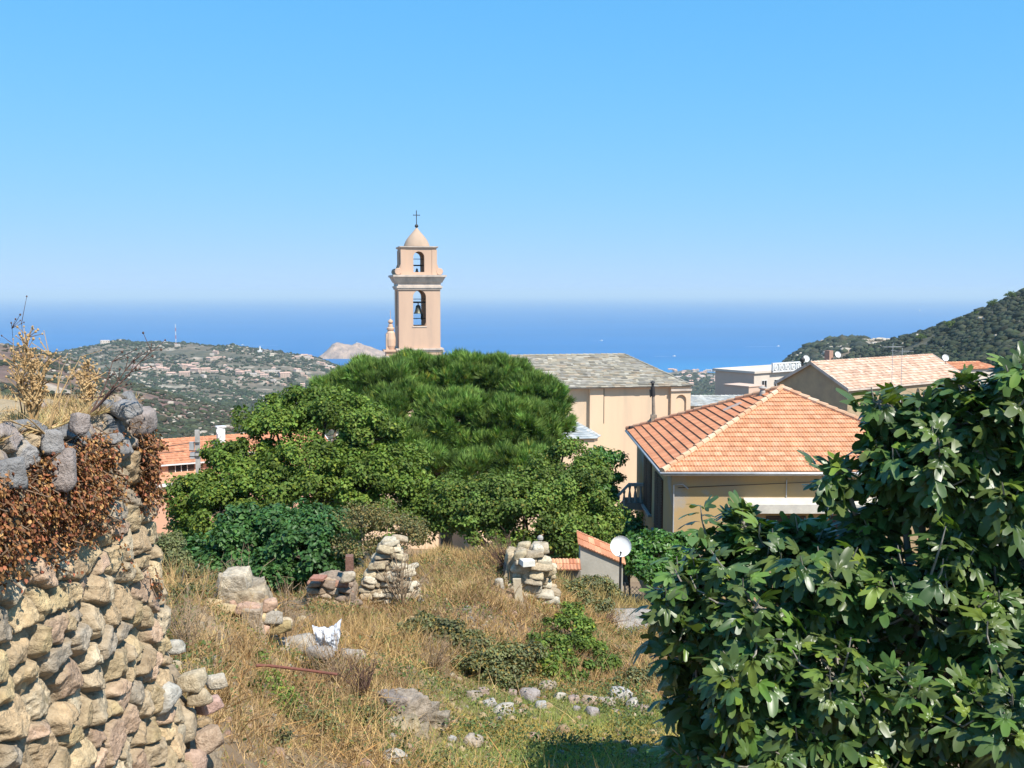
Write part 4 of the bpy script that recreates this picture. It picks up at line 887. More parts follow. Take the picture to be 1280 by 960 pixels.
Ug, Vg, h, c = rubble(WL, WHt, 960, 460, .185, .125, 21, .085, .45)
zz_ = ZTOP - WHt + Vg; bat = .045 * (WHt - Vg) + .035 * (WHt - Vg) ** 2 * .6
ang = np.clip((Ug - LS_) / LC, 0, 1) * math.pi / 2
bx = np.where(Ug < LS_, WX, np.where(Ug < LS_ + LC, WX - RC + RC * np.cos(ang), WX - RC - (Ug - LS_ - LC)))
by = np.where(Ug < LS_, WY0 + Ug, np.where(Ug < LS_ + LC, WY1 - RC + RC * np.sin(ang), WY1))
nx_, ny_ = np.cos(ang), np.sin(ang); off = h + bat - .06
topn = .10 * fbm(Ug * 2.2, Ug * 0 + 3, 1.0) ; tap = np.clip((Vg - (WHt - .35)) / .35, 0, 1); off = off - tap ** 3 * .07
VX = bx + nx_ * off; VY = by + ny_ * off; VZ = zz_ + topn * tap
np_mesh('masonry', np.stack([VX.ravel(), VY.ravel(), VZ.ravel()], 1), grid_faces(460, 960), M_stone, c.reshape(-1, 3), wt_, smooth=False)
def wall_pt(u, v, out=0.0):
    """point on the big wall: u along, v height above its foot"""
    a = np.clip((u - LS_) / LC, 0, 1) * math.pi / 2
    x = np.where(u < LS_, WX, np.where(u < LS_ + LC, WX - RC + RC * np.cos(a), WX - RC - (u - LS_ - LC))); y = np.where(u < LS_, WY0 + u, np.where(u < LS_ + LC, WY1 - RC + RC * np.sin(a), WY1))
    iu = np.clip(u / WL * 959, 0, 959).astype(int); iv = np.clip(v / WHt * 459, 0, 459).astype(int); o = off[iv, iu] + out
    return np.stack([x + np.cos(a) * o, y + np.sin(a) * o, ZTOP - WHt + v], -1), np.stack([np.cos(a), np.sin(a), 0 * a], -1)
# earth top
nx, ny = 160, 200; xs = np.linspace(-6.5, WX - .07, nx); ys = np.linspace(1.2, WY1 - .07, ny); XX, YY = np.meshgrid(xs, ys)
edge = np.minimum(np.clip((WX - .07 - XX) / .35, 0, 1), np.clip((WY1 - .07 - YY) / .35, 0, 1))
ZZ = ZTOP - .10 + .10 * edge ** .5 + .05 * fbm(XX * 1.5, YY * 1.5, 2) * edge + .03 * fbm(XX * 6, YY * 6, 2)
np_mesh('earth_top', np.stack([XX.ravel(), YY.ravel(), ZZ.ravel()], 1), grid_faces(ny, nx), M_soil, np.tile(np.array((.38, .30, .19)), (nx * ny, 1)), wt_, smooth=True)
def top_z(x, y): return ZTOP - .02

# ---- loose stones
import bmesh
def stone_mesh(seed, sub=2, cuts=7):
    r = random.Random(seed); bm = bmesh.new(); bmesh.ops.create_icosphere(bm, subdivisions=sub, radius=1)
    planes = [(Vector(a).normalized(), r.uniform(.50, .80)) for a in ((1, .15, 0), (-1, .1, .2), (.1, 1, 0), (0, -1, .15), (.1, .1, 1), (0, .1, -1))]
    for _ in range(cuts):
        n = Vector((r.gauss(0, 1), r.gauss(0, 1), r.gauss(0, 1))).normalized(); d = r.uniform(.60, .88)
        planes.append((n, d))
    for v in bm.verts:
        u = v.co.normalized(); q = min([d / u.dot(n) for n, d in planes if u.dot(n) > .15] + [1.15]); v.co = u * q * 1.12 * (1 + r.uniform(-.025, .025))
    V = np.array([tuple(v.co) for v in bm.verts]); F = np.array([[v.index for v in f.verts] for f in bm.faces]); bm.free(); return V, F
STN = [stone_mesh(i, 2, 4) for i in range(8)]; STH = [stone_mesh(40 + i, 3, 7) for i in range(6)]
def rotz(a, tx=0, ty=0):
    return np.array((Matrix.Rotation(a, 3, 'Z') @ Matrix.Rotation(tx, 3, 'X') @ Matrix.Rotation(ty, 3, 'Y')))
def boulder(name, label, cat, c, size, col, seed, group=None, hi=True, rz=None, tilt=.2):
    r = random.Random(seed); V, F = (STH if hi else STN)[seed % (6 if hi else 8)]
    M = rotz(r.uniform(0, 6.28) if rz is None else rz, r.uniform(-tilt, tilt), r.uniform(-tilt, tilt)); W = (V * np.array(size)) @ M.T + np.array(c)
    t = np_mesh(name, W - np.array(c), F, M_stone, np.tile(np.array(col), (len(W), 1)) * (1 + .12 * fbm(W[:, 0] * 9, W[:, 1] * 9, W[:, 2] * 9))[:, None])
    t.location = c; setp(t, label, cat, group); return t
def stack(name, m, parent, rows, base, udir, seed, size=(.16, .10), depth=2, pal=PAL, jit=.25, lean=0.0, core=True):
    """coursed pile: rows = list of (z0, ua, ub) from bottom to top"""
    r = random.Random(seed); u = Vector((*udir, 0)).normalized(); nb = Vector((-u.y, u.x, 0)); Vs, Fs, Cs, n = [], [], [], 0; base = Vector(base)
    for z, ua, ub in rows:
        for dl in range(depth):
            x = ua + r.uniform(0, .3) * size[0]
            while x < ub:
                w_ = size[0] * r.uniform(.6, 1.5); hh = size[1] * r.uniform(.8, 1.3); V, F = STH[r.randrange(6)]
                p = base + u * (x + w_ / 2) + nb * (dl * size[0] * .85 + r.uniform(-jit, jit) * size[0]) + Vector((0, 0, z + r.uniform(-.15, .15) * hh)) 
                M = np.array(Matrix.Rotation(math.atan2(u.y, u.x) + r.uniform(-.35, .35), 3, 'Z') @ Matrix.Rotation(r.uniform(-.25, .25) + lean, 3, 'Y') @ Matrix.Rotation(r.uniform(-.3, .3), 3, 'X'))
                W = (V * np.array((w_ * .70, size[0] * .66, hh * .68))) @ M.T + np.array(p); Vs.append(W); Fs.append(F + n); n += len(V)
                c = pal[r.randrange(len(pal))] * r.uniform(.8, 1.2); Cs.append(np.tile(c, (len(V), 1))); x += w_ * .95
    return np_mesh(name, np.concatenate(Vs), np.concatenate(Fs), m, np.concatenate(Cs), parent)
# big stones that cap the wall: (px, py, Y, half sizes, colour)
capst = [((16, 592, 4.28), (.07, .09, .13), 0, 'dark grey stone at the left edge of the wall top'), ((80, 588, 4.72), (.075, .10, .15), 3, 'tall pinkish grey stone set upright in the wall top'),
         ((66, 552, 4.75), (.07, .10, .08), 1, 'blue grey angular stone near the top of the wall'), ((100, 530, 5.0), (.06, .07, .10), 3, 'upright brown grey stone next to the blue grey one on the wall top'), ((158, 512, 5.7), (.12, .13, .08), 1, 'big pale grey boulder on the far corner of the wall top'),
         ((178, 528, 5.95), (.10, .14, .15), 3, 'lichen covered boulder on the outermost corner of the wall'), ((143, 548, 5.42), (.085, .08, .055), 1, 'white edged grey stone jutting out among the dead ivy')]
for (p, s, g, lb) in capst: boulder('wall_stone', lb, 'stone', P(*p), tuple(q * .80 for q in s), tuple(GREYS[g]), int(p[0]), None)
for k, (px, py, Y, s) in enumerate([(30, 515, 5.6, .16), (60, 520, 5.9, .12), (120, 512, 6.05, .12)]): boulder('wall_stone', ['flat pale stone lying in dry grass on the wall top at far left', 'half buried stone in the straw on the wall top', 'small grey stone in the straw behind the upright stones'][k], 'stone', P(px, py, Y), (s, s, s * .5), tuple(GREYS[3]), 5 + k)
# fallen rubble at the foot of the wall
rub = [(205, 868, 5.9, .10, (.56, .52, .44), 'white stone at the bottom right of the wall foot'), (242, 850, 6.3, .09, (.55, .45, .30), 'tan stone highest in the fallen rubble'), (262, 882, 6.4, .085, (.55, .36, .29), 'flat pink stone tilted on the rubble beside the wall'), (228, 905, 6.2, .12, (.50, .40, .27), 'large tan stone in the middle of the fallen rubble'),
       (258, 925, 6.35, .10, (.46, .34, .24), 'brown stone low on the right of the fallen rubble'), (205, 930, 6.0, .14, (.48, .40, .28), 'large lichened stone at the bottom of the rubble'), (236, 950, 6.2, .09, (.50, .35, .26), 'rounded reddish stone at the bottom edge near the wall'), (270, 852, 6.7, .07, (.58, .50, .38), 'small pale stone at the top right of the rubble'),
       (212, 810, 6.35, .08, (.50, .46, .38), 'small stone lodged at the broken end of the wall'), (247, 872, 6.25, .07, (.52, .42, .28), 'tan stone left of the tilted pink one')]
for k, (px, py, Y, s, cc_, lb) in enumerate(rub): boulder('fallen_stone', lb, 'stone', P(px, py, Y), (s * 1.25, s * 1.1, s * .9), cc_, 3 + k, 'stones fallen at the foot of the wall')
for k, (px, py, Y, s) in enumerate([(200, 880, 6.2, .3), (235, 935, 6.5, .35), (265, 950, 6.7, .3), (215, 840, 6.5, .2)]):
    p = P(px, py, Y); boulder('earth_mound', ['earthy lump under the fallen stones', 'low earth mound between wall foot and dry grass', 'earth mound at the bottom edge right of the wall', 'earth behind the broken wall end'][k], 'mound', (p.x - .12, p.y + .1, p.z - s * .6), (s, s, s), (.34, .26, .17), 20 + k)
# terrace rubble hiding the wall end below (stub continuing down right)

# ---- dead ivy
M_ivy = leaf_mat('dead_ivy_leaf', (.40, .165, .065), (.28, .105, .045), rough=.7, trans=.15, tcol=(1.2, .9, .6), scale=6)
iv = thing('dead_ivy', 'curtain of rust brown dead ivy hanging down the stone wall', 'ivy', (WX, 5.0, ZTOP - 1.2))
r = np.random.default_rng(31); PO, YD, NZ = [], [], []; mbS = MB(); cnt = 0
for s in range(1600):
    u0 = r.uniform(1.1, LS_ + .12); v0 = WHt - abs(r.normal(0, .42)) - .10; ln = r.uniform(.10, .34)
    dens = float(fbm(u0 * 2.4, v0 * 2.4, 7.7)) + .12
    ylow = WHt - ((WY0 + min(u0, LS_)) * .26 - .52) + .34 * float(vnoise(u0 * 3.1, 4.4, 1.0)) + r.normal(0, .06)
    if dens < .14 or v0 < ylow + .1: continue
    ln = min(ln, v0 - ylow + r.uniform(0, .12))
    nl = int(ln * 120); q = np.linspace(0, 1, nl); uu = u0 + .06 * np.cumsum(r.normal(0, .12, nl)) ; vv_ = v0 - ln * q
    pts, nn = wall_pt(uu, vv_, .025); pts = pts + r.normal(0, .016, pts.shape) + nn * r.uniform(0, .06, (nl, 1))
    PO.append(pts); yd = np.stack([r.normal(0, .5, nl), r.normal(0, .5, nl), -1 + r.normal(0, .4, nl)], 1) + nn * .3; YD.append(yd); NZ.append(nn + r.normal(0, .6, pts.shape))
    if s % 2 == 0 and nl > 4: mbS.tube([Vector(p_) for p_ in pts[::4]], .004, 4)
PO, YD, NZ = map(np.concatenate, (PO, YD, NZ)); n = len(PO)
CURL_V = [(0, 0, 0), (.35, .25, .18), (.32, .6, .30), (0, .95, .12), (-.32, .6, .30), (-.35, .25, .18), (0, .45, -.08)]; CURL_F = np.array([(0, 1, 6), (1, 2, 6), (2, 3, 6), (3, 4, 6), (4, 5, 6), (5, 0, 6)])
vr = r.uniform(.3, 1.25, (n, 1)); cl = np.ones((n, 3)) * vr; cl[:, 1] *= r.uniform(.8, 1.35, n); tanm = r.uniform(size=n) < .12; cl[tanm] = np.array((1.5, 2.2, 2.0)) * vr[tanm]
inst('leaves', CURL_V, CURL_F, PO, frames(YD, NZ), r.uniform(.011, .027, n), M_ivy, cl, iv)
mbS.build('stems', mat('dry_stem', (.20, .13, .08), (.13, .09, .06), scale=8), iv)

# ---- straw and dry grass
M_straw = leaf_mat('straw', (.62, .46, .22), (.46, .31, .14), rough=.75, trans=.2, tcol=(1.1, .95, .6), scale=1.2)
M_turf = leaf_mat('green_grass', (.25, .285, .085), (.40, .35, .15), rough=.7, trans=.3, tcol=(1.2, 1.2, .5), scale=1.0)
BL_V = [(-.5, 0, 0), (.5, 0, 0), (.4, .45, .06), (-.4, .45, .06), (.12, 1, .30)]; BL_F = [np.array([(0, 1, 2, 3)]), np.array([(3, 2, 4)])]
def blades(name, pos, hgt, wid, m, seed, lean=.5, cols=None, label=None, cat='grass', parent=None, kind='stuff'):
    r = np.random.default_rng(seed); n = len(pos); yd = np.stack([r.normal(0, lean, n), r.normal(0, lean, n), np.ones(n)], 1)
    h_ = hgt * r.uniform(.4, 1.4, n); sc3 = np.stack([np.full(n, wid) * r.uniform(.7, 1.5, n), h_, h_], 1)
    c = (np.ones((n, 3)) * r.uniform(.65, 1.3, (n, 1)) * (1 + r.uniform(-.1, .1, (n, 3)))) if cols is None else cols * r.uniform(.7, 1.25, (n, 1))
    o = inst(name, BL_V, BL_F, pos, frames(yd, rdir(n, r)), sc3, m, c, parent)
    if kind and parent is None: setp(o, label, cat, None, kind)
    return o
def scatter(n, px0, px1, Y0, Y1, seed, fn=None):
    r = np.random.default_rng(seed); t = (r.uniform(px0, px1, n) - CX) / F_PX; y = np.sqrt(r.uniform(Y0 ** 2, Y1 ** 2, n)); x = t * y
    if fn is not None: k = fn(x, y, r); x, y = x[k], y[k]
    return np.stack([x, y, ground_z(x, y) - .01], 1)
patch = lambda x, y: fbm(x * .9, y * .9, 4.0, 3)
BC = np.array([(1.15, 1.12, 1.1), (.92, .86, .85), (.66, .60, .62), (1.1, 1.02, .90), (.45, .64, .34), (.9, .72, .55)])
def bcol(pos, seed, green=0.0, k=1.0):
    r = np.random.default_rng(seed); q = fbm(pos[:, 0] * .8, pos[:, 1] * .8, 9.0, 3) * 2.6 + r.normal(0, .7, len(pos)); i = np.clip(np.floor(q + 2.5), 0, 3).astype(int)
    i = np.where(r.uniform(size=len(pos)) < green + .10 * (fbm(pos[:, 0] * 1.3, pos[:, 1] * 1.3, 2.0) > .1), 4, i); return BC[i] * k
def f_straw(x, y, r): return (r.uniform(size=len(x)) > turf_at(x, y) * .93) & (patch(x * 1.6, y * 1.6) + r.uniform(-.35, .6, len(x)) > 0)
pos = scatter(105000, 190, 860, 6.6, 13.0, 1, f_straw); hg = .10
blades('dry_grass', pos, hg, .0055, M_straw, 2, .95, bcol(pos, 3, .12), label='tangled dry straw coloured grass and weeds on the bank near the wall')
pos = scatter(12000, 190, 860, 6.8, 13.0, 21, lambda x, y, r: f_straw(x, y, r) & (r.uniform(size=len(x)) < np.where(x / y < -.08, 1, .4))); blades('tall_dry_grass', pos, .36, .005, M_straw, 22, .55, bcol(pos, 23), label='scattered taller dry stems standing over the bank')
pos = scatter(95000, 380, 900, 12.5, 20.5, 3, f_straw); blades('dry_weeds', pos, .19, .009, M_straw, 4, .75, bcol(pos, 5, .10, .95), 'brownish dry weeds covering the mound behind the ruins')
pos = scatter(70000, 480, 900, 7.8, 13, 5, lambda x, y, r: r.uniform(size=len(x)) < turf_at(x, y) * 1.1); tc_ = np.where((patch(pos[:, 0] * 1.3, pos[:, 1] * 1.3) + np.random.default_rng(1).normal(0, .2, len(pos)) > .05)[:, None], np.array((1.6, 1.3, 1.0)), np.array((.95, 1.1, .8)))
blades('green_grass', pos, .07, .006, M_turf, 6, .8, tc_, 'short green and yellow grass patch at the bottom centre')
pos = scatter(26000, 180, 900, 19, 34, 7); blades('rough_grass', pos, .35, .02, M_straw, 8, .5, np.array((.6, .62, .45)) * np.ones((len(pos), 3)), 'rough grass beyond the mound under the trees')
r = np.random.default_rng(60); pos = scatter(9000, 190, 860, 6.8, 18.5, 61, f_straw); pos[:, 2] += r.uniform(0, .08, len(pos))
blades('fallen_twigs', pos, .30, .009, M_straw, 62, 2.2, np.array([(.42, .34, .30), (.30, .22, .18), (.65, .55, .48), (.8, .62, .45)])[r.integers(0, 4, len(pos))], label='grey and brown dead twigs lying in the dry grass')
# low creeping leaves among the straw
r = np.random.default_rng(44); pos = scatter(85000, 190, 880, 7, 19, 45, lambda x, y, r: fbm(x * 1.5, y * 1.5, 12.0) + r.uniform(-.2, .2, len(x)) > .12); n = len(pos); pos[:, 2] += r.uniform(.01, .16, n)
o_ = inst('creeping_weeds', LEAF_V, LEAF_F, pos, frames(rdir(n, r), nrm(r.normal(size=(n, 3)) * .6 + np.array((0, 0, 1)))), r.uniform(.018, .045, n), M_turf, np.array((.36, .50, .42)) * r.uniform(.5, 1.4, (n, 1)) * np.where(r.uniform(size=(n, 1)) < .25, np.array((2.2, 1.2, .9)), 1)); setp(o_, 'low creeping green and reddish weeds between the dry grass', 'weeds', None, 'stuff')
r = np.random.default_rng(9); n = 60000; x = WX - .05 - np.abs(r.normal(0, .9, n)); x = np.where(x < -6, -3, x); y = r.uniform(3.6, WY1 - .08, n); k = fbm(x * 3, y * 3, 1) + r.uniform(-.4, .6, n) > 0; x, y = x[k], y[k]
blades('wall_top_straw', np.stack([x, y, np.full(len(x), ZTOP - .05)], 1), .075, .0045, M_straw, 10, 1.5, label='matted golden straw on top of the stone wall')
# creeping dead plants on bank : random thin twigs
M_twig = mat('dry_twig', (.36, .26, .16), (.24, .16, .10), scale=6, rough=.9); M_dtwig = mat('dark_twig', (.13, .075, .055), (.09, .05, .04), scale=6, rough=.9)
def dry_plant(label, base, tip, n, seed, m=M_twig, r0=.006, spread=.35, seeds=True, heads=M_straw, cat='dry plant', lean=.15, nbr=6):
    rr = random.Random(seed); base = Vector(base); t = thing('dry_plant', label, cat, base); mb = MB(); mh = MB(); tip = Vector(tip); ax = tip - base; L_ = ax.length
    for i in range(n):
        e = base + ax * rr.uniform(.6, 1.05) + Vector((rr.gauss(0, 1), rr.gauss(0, 1), rr.gauss(0, .4))) * spread * L_ * .5 * (i > 0)
        md = base.lerp(e, .5) + Vector((rr.gauss(0, 1), rr.gauss(0, 1), 0)) * lean * L_ * .25; pts = [base.lerp(md, k_ / 3) if k_ <= 3 else md.lerp(e, (k_ - 3) / 3) for k_ in range(7)]
        mb.tube(pts, [r0 * (1 - .75 * k_ / 6) for k_ in range(7)], 4)
        for j in range(nbr):
            a_ = pts[rr.randrange(2, 7)]; b__ = a_ + (ax.normalized() + Vector((rr.gauss(0, 1), rr.gauss(0, 1), rr.gauss(0, .6))) * .8) * L_ * rr.uniform(.05, .16); mb.tube([a_, b__], [r0 * .5, r0 * .25], 3)
            if seeds:
                s = r0 * rr.uniform(.5, 1.3); mh.lathe(b__ - Vector((0, 0, s)), [(.001, 0), (s, s * .8), (s * .7, s * 1.8), (.001, s * 2.2)], 5)
                s = r0 * rr.uniform(.4, 1.0); mh.lathe(a_ - Vector((0, 0, s)), [(.001, 0), (s, s), (.001, s * 2)], 5)
    mb.build('stems', m, t)
    if seeds: mh.build('seed_heads', m if m is M_dtwig else heads, t)
    return t
M_gold = mat('gold_seed', (.50, .34, .16), (.36, .22, .10), scale=10, rough=.9)
def wtop(px, Y, py=None): p = P(px, 530, Y); return Vector((p.x, p.y, ZTOP - .04))
dry_plant('dense golden dry plant standing tallest on the wall top', wtop(42, 4.9), P(40, 425, 4.9), 9, 1, M_gold, .006, .22, heads=M_gold, nbr=34)
dry_plant('thin dead stalk with dark seed heads rising highest above the wall', wtop(30, 5.1), P(27, 408, 5.0), 2, 2, M_dtwig, .004, .18, nbr=7)
dry_plant('small stalk with seed heads just right of the tallest golden plant', wtop(46, 5.0), P(46, 418, 5.0), 2, 3, M_twig, .0035, .12, nbr=7)
dry_plant('pale bare stem leaning right above the wall top', wtop(62, 4.9), P(85, 430, 5.0), 2, 4, M_gold, .005, .15, nbr=3)
dry_plant('thin dry stalk in the middle of the wall top', wtop(75, 5.3), P(75, 428, 5.3), 2, 5, M_twig, .0035, .12, nbr=9, heads=M_gold)
dry_plant('bushy golden dry plant behind the upright stones', wtop(112, 5.6), P(106, 458, 5.6), 6, 6, M_gold, .006, .25, heads=M_gold, nbr=34)
dry_plant('dark twig leaning right from the wall top with reddish seed heads', wtop(112, 5.4), P(182, 430, 5.5), 3, 7, M_dtwig, .006, .35, nbr=12)
dry_plant('long straw stem bent low towards the left edge', wtop(55, 4.7), P(-20, 512, 4.4), 3, 8, M_gold, .005, .3, nbr=3)
rr = random.Random(77)
for k, (px, Y, ty, lb, m, sp) in enumerate([(225, 8.8, 735, 'tangle of dry stems at the broken end of the stone wall', M_twig, .5), (300, 9.6, 770, 'arching pale dry stems in front of the first ruin', M_gold, .7), (318, 9.2, 850, 'dry stems below the leaning rusty pipe', M_twig, .7), (350, 11.5, 735, 'bare forked twigs in front of the dark opening', M_twig, .6), (420, 10.2, 800, 'fan of bare twigs around the white plastic bag', M_twig, .8),
        (450, 9.8, 830, 'dry bramble stems to the right of the rusty pipe', M_dtwig, .7), (270, 7.9, 850, 'dry stems to the right of the fallen stones', M_gold, .8), (500, 15, 690, 'thin dry twigs beside the stone pile', M_twig, .5), (640, 17, 672, 'grey brush of twigs above the mound', M_dtwig, .9), (760, 17.5, 770, 'heap of dead dark twigs on the stone slab', M_dtwig, 1.2), (380, 9.3, 900, 'straggling dry stems at the bottom left of the bank', M_twig, .9), (290, 11.5, 700, 'dry stalk growing on the first ruin', M_twig, .4), (430, 8.6, 915, 'dry stems near the bottom of the slate outcrop', M_gold, .8), (540, 11.8, 800, 'dry stems at the top of the grass patch', M_twig, .7)]):
    b0 = on_ground(px, Y); dry_plant(lb, b0, P(px + rr.uniform(-10, 10), ty, Y), 20 if sp < .7 else 34, 20 + k, m, .006 if Y < 12 else .009, sp, seeds=False, nbr=7)

# ---- ruins in the yard
def gpt(px, Y, dz=0): p = on_ground(px, Y); return (p.x, p.y, p.z + dz)
def masonry_lump(name, parent, c, size, rz, seed, col=(.42, .36, .28), amp=.12, m=None):
    import bmesh as bmm
    bm = bmm.new(); bmm.ops.create_cube(bm, size=1); bmm.ops.subdivide_edges(bm, edges=bm.edges[:], cuts=26, use_grid_fill=True)
    V = np.array([tuple(v.co) for v in bm.verts]); F = np.array([[v.index for v in f.verts] for f in bm.faces]); bm.free()
    V[:, 2] += .5; W = V * np.array(size); q = W * 3.2 + seed
    n = nrm(V - np.array((0, 0, .5))); cell = fbm(q[:, 0], q[:, 1], q[:, 2], 2); fine = fbm(q[:, 0] * 3.5, q[:, 1] * 3.5, q[:, 2] * 5, 3)
    W = W + n * (amp * cell + amp * .55 * np.abs(fine))[:, None]; top = np.clip(V[:, 2] - .6, 0, 1) * 2.5
    W[:, 0] *= 1 - .25 * top; M = rotz(rz); W = W @ M.T + np.array(c)
    cl = np.array(col) * (1 + .35 * fine[:, None]) ; cl = np.where((cell > .15)[:, None], cl * np.array((1.25, 1.22, 1.15)), cl)
    return np_mesh(name, W, F, m or M_stone, cl, parent)
LIGHT = np.array([(.58, .50, .36), (.54, .45, .32), (.62, .55, .42), (.50, .40, .27), (.56, .46, .30)])
# first ruin
b0 = on_ground(288, 11.0); zt = P(288, 716, 11).z; t = thing('ruined_pillar', 'crumbling masonry stub overgrown with dry grass left of the dark opening', 'ruin', b0)
masonry_lump('core', t, (b0.x, b0.y + .2, b0.z - .3), (.62, .7, zt - b0.z + .1), .2, 3.0, (.38, .31, .22), .09)
masonry_lump('plaster_cap', t, (b0.x - .02, b0.y + .05, zt - .30), (.30, .4, .30), .1, 9.0, (.48, .41, .31), .05)
b1 = P(318, 795, 10.8); masonry_lump('corner_block', t, (b1.x, b1.y, b1.z - .1), (.26, .4, P(318, 756, 10.8).z - b1.z + .1), .1, 5.0, (.46, .36, .26), .05)
stack('rubble', M_stone, t, [(.0, -.42, .38), (.12, -.36, .36), (.24, -.34, .34)], (b0.x, b0.y - .22, b0.z + .02), (1, .1), 5, (.17, .12), 2)
# threshold stones between ruin and outcrop
for k, (px, py, Y, s, cc_) in enumerate([(350, 812, 11.0, .16, (.46, .41, .34)), (372, 806, 11.3, .17, (.50, .44, .36)), (333, 797, 11.2, .12, (.44, .38, .30)), (395, 815, 10.9, .14, (.36, .32, .28)), (440, 818, 11.2, .12, (.44, .38, .31))]):
    boulder('flat_stone', ['broad pale stone just behind the rusty pipe', 'pale flat stone left of the plastic bag', 'stone at the foot of the first ruin', 'dark grey stone under the plastic bag', 'brown stone right of the plastic bag'][k], 'stone', P(px, py, Y), (s * 1.5, s, s * .6), cc_, 60 + k)
# low wall right of the dark opening
b0 = on_ground(415, 14.8); t = thing('broken_wall', 'low broken wall with red brick fragments left of the stone pile', 'ruin', b0)
BRN = np.array([(.36, .27, .19), (.42, .31, .21), (.32, .24, .18), (.46, .36, .26), (.40, .22, .15)])
cb = P(413, 762, 14.9); ht = P(413, 722, 14.9).z - cb.z; masonry_lump('core', t, (cb.x, 15.05, cb.z - .1), (.66, .5, ht + .08), 0, 12.0, (.34, .26, .19), .09)
stack('stones', M_stone, t, [(.085 * k, -.36 + .012 * k, .34 - .01 * k) for k in range(int(ht / .085) + 1)], (cb.x, 14.72, cb.z), (1, .05), 33, (.16, .09), 2, BRN, .2)
mb = MB(); q = P(398, 722, 14.6); mb.cbox((q.x, q.y, q.z - .02), .20, .22, .035, -.1, (.46, .22, .15)); mb.build('brick', M_stone, t)
q = P(434, 716, 14.6); o_ = boulder('pale_block', 'pale squarish stone resting on the low broken wall beside the stone pile', 'stone', (q.x, q.y, q.z - .06), (.14, .13, .10), (.50, .42, .31), 2, rz=.2, tilt=.08)
q = P(437, 706, 15.0); mb = MB(); mb.cbox((q.x, q.y, q.z - .2), .11, .16, .34, .1, (.26, .14, .10)); mb.build('brick', M_stone, t)
# stone pile
yb = 15.3; zb_ = P(480, 757, yb).z; zt = P(480, 676, yb).z; H_ = zt - zb_; rows = []; z = 0; k = 0
while z < H_:
    f = z / H_; ua = (P(441 + 36 * f ** 1.2, 700, yb).x) - P(478, 700, yb).x; ub = P(516 - 20 * f ** .75 * 1.2, 700, yb).x - P(478, 700, yb).x; rows.append((z, ua, max(ub, ua + .12))); z += .085
q = P(478, 757, yb); t = thing('stone_pile', 'pointed pile of pale tan stones left from a dry stone gable', 'stone pile', (q.x, q.y, q.z - .1))
stack('stones', M_stone, t, rows, (q.x, q.y, q.z), (1, .05), 9, (.17, .095), 3, LIGHT, .12)
# right ruin
yb = 16.4; q = P(655, 775, yb); zt = P(655, 688, yb).z; H_ = zt - q.z; rows = []; z = 0
while z < H_:
    f = z / H_; rows.append((z, P(638 + 4 * math.sin(f * 9), 700, yb).x - q.x, P(681 - 9 * f - 3 * math.sin(f * 14), 700, yb).x - q.x)); z += .11
t = thing('ruined_doorpost', 'ragged end of a pale stone wall with a white block standing right of the mound', 'ruin', (q.x, q.y, q.z - .1))
stack('stones', M_stone, t, rows, (q.x, q.y, q.z), (1, -.1), 14, (.22, .12), 3, LIGHT, .25)
masonry_lump('core', t, (q.x - .05, q.y + .35, q.z - .3), (.55, .6, H_ + .2), 0, 22.0, (.48, .38, .25), .08)
c = P(659, 701, yb - .2); mb = MB(); mb.cbox((c.x, c.y, c.z - .07), .20, .2, .09, .3); mb.build('white_block', mat('white_stone', (.72, .70, .64), (.6, .57, .5), scale=8, rough=.9), t)
mb = MB(); a_ = P(646, 768, yb - .5); mb.box(a_, (P(656, 768, yb - .5) - a_), Vector((0, .06, 0)), P(641, 724, yb - .45) - a_); mb.build('leaning_slab', mat('tan_slab', (.52, .44, .30), (.44, .36, .25), scale=5, rough=.9, bump=.3), t)
for k, (px, py, Y) in enumerate([(633, 712, 16.6), (623, 730, 16.2), (650, 690, 16.9), (572, 748, 15.6), (560, 718, 17.2), (668, 690, 17.2)]):
    boulder('loose_stone', ['dark slab stone standing left of the right hand ruin', 'pale stone left of the leaning slab', 'stones on top of the right hand ruin', 'pale stone lying in the dry weeds of the mound', 'small stone near the top of the mound', 'small orange stone topping the right hand ruin'][k], 'stone', P(px, py, Y), ((.13, .06, .16), (.10, .1, .12), (.14, .12, .08), (.17, .12, .06), (.1, .1, .07), (.1, .09, .09))[k], ((.26, .19, .15), (.5, .45, .36), (.56, .44, .30), (.62, .56, .45), (.45, .38, .3), (.6, .42, .28))[k], 80 + k)
# slate outcrop
b0 = on_ground(510, 10.0); t = thing('rock_outcrop', 'grey layered rock outcrop beside the grass patch', 'rock', b0); 
for k, (px, py, sx_, sy_, sz_) in enumerate([(488, 874, .22, .3, .12), (508, 884, .26, .3, .18), (528, 888, .22, .3, .18), (541, 900, .18, .3, .16), (516, 908, .24, .3, .10), (496, 896, .22, .3, .08)]):
    c = hit(px, py + 10, 7, 14); masonry_lump('rock_slab', t, (c.x, c.y + .08, c.z - .16), (sx_, sy_, sz_ + .12), .5 + k * .3, 50.0 + k * 3, (.27 + .015 * k, .225 + .012 * k, .19), .09)
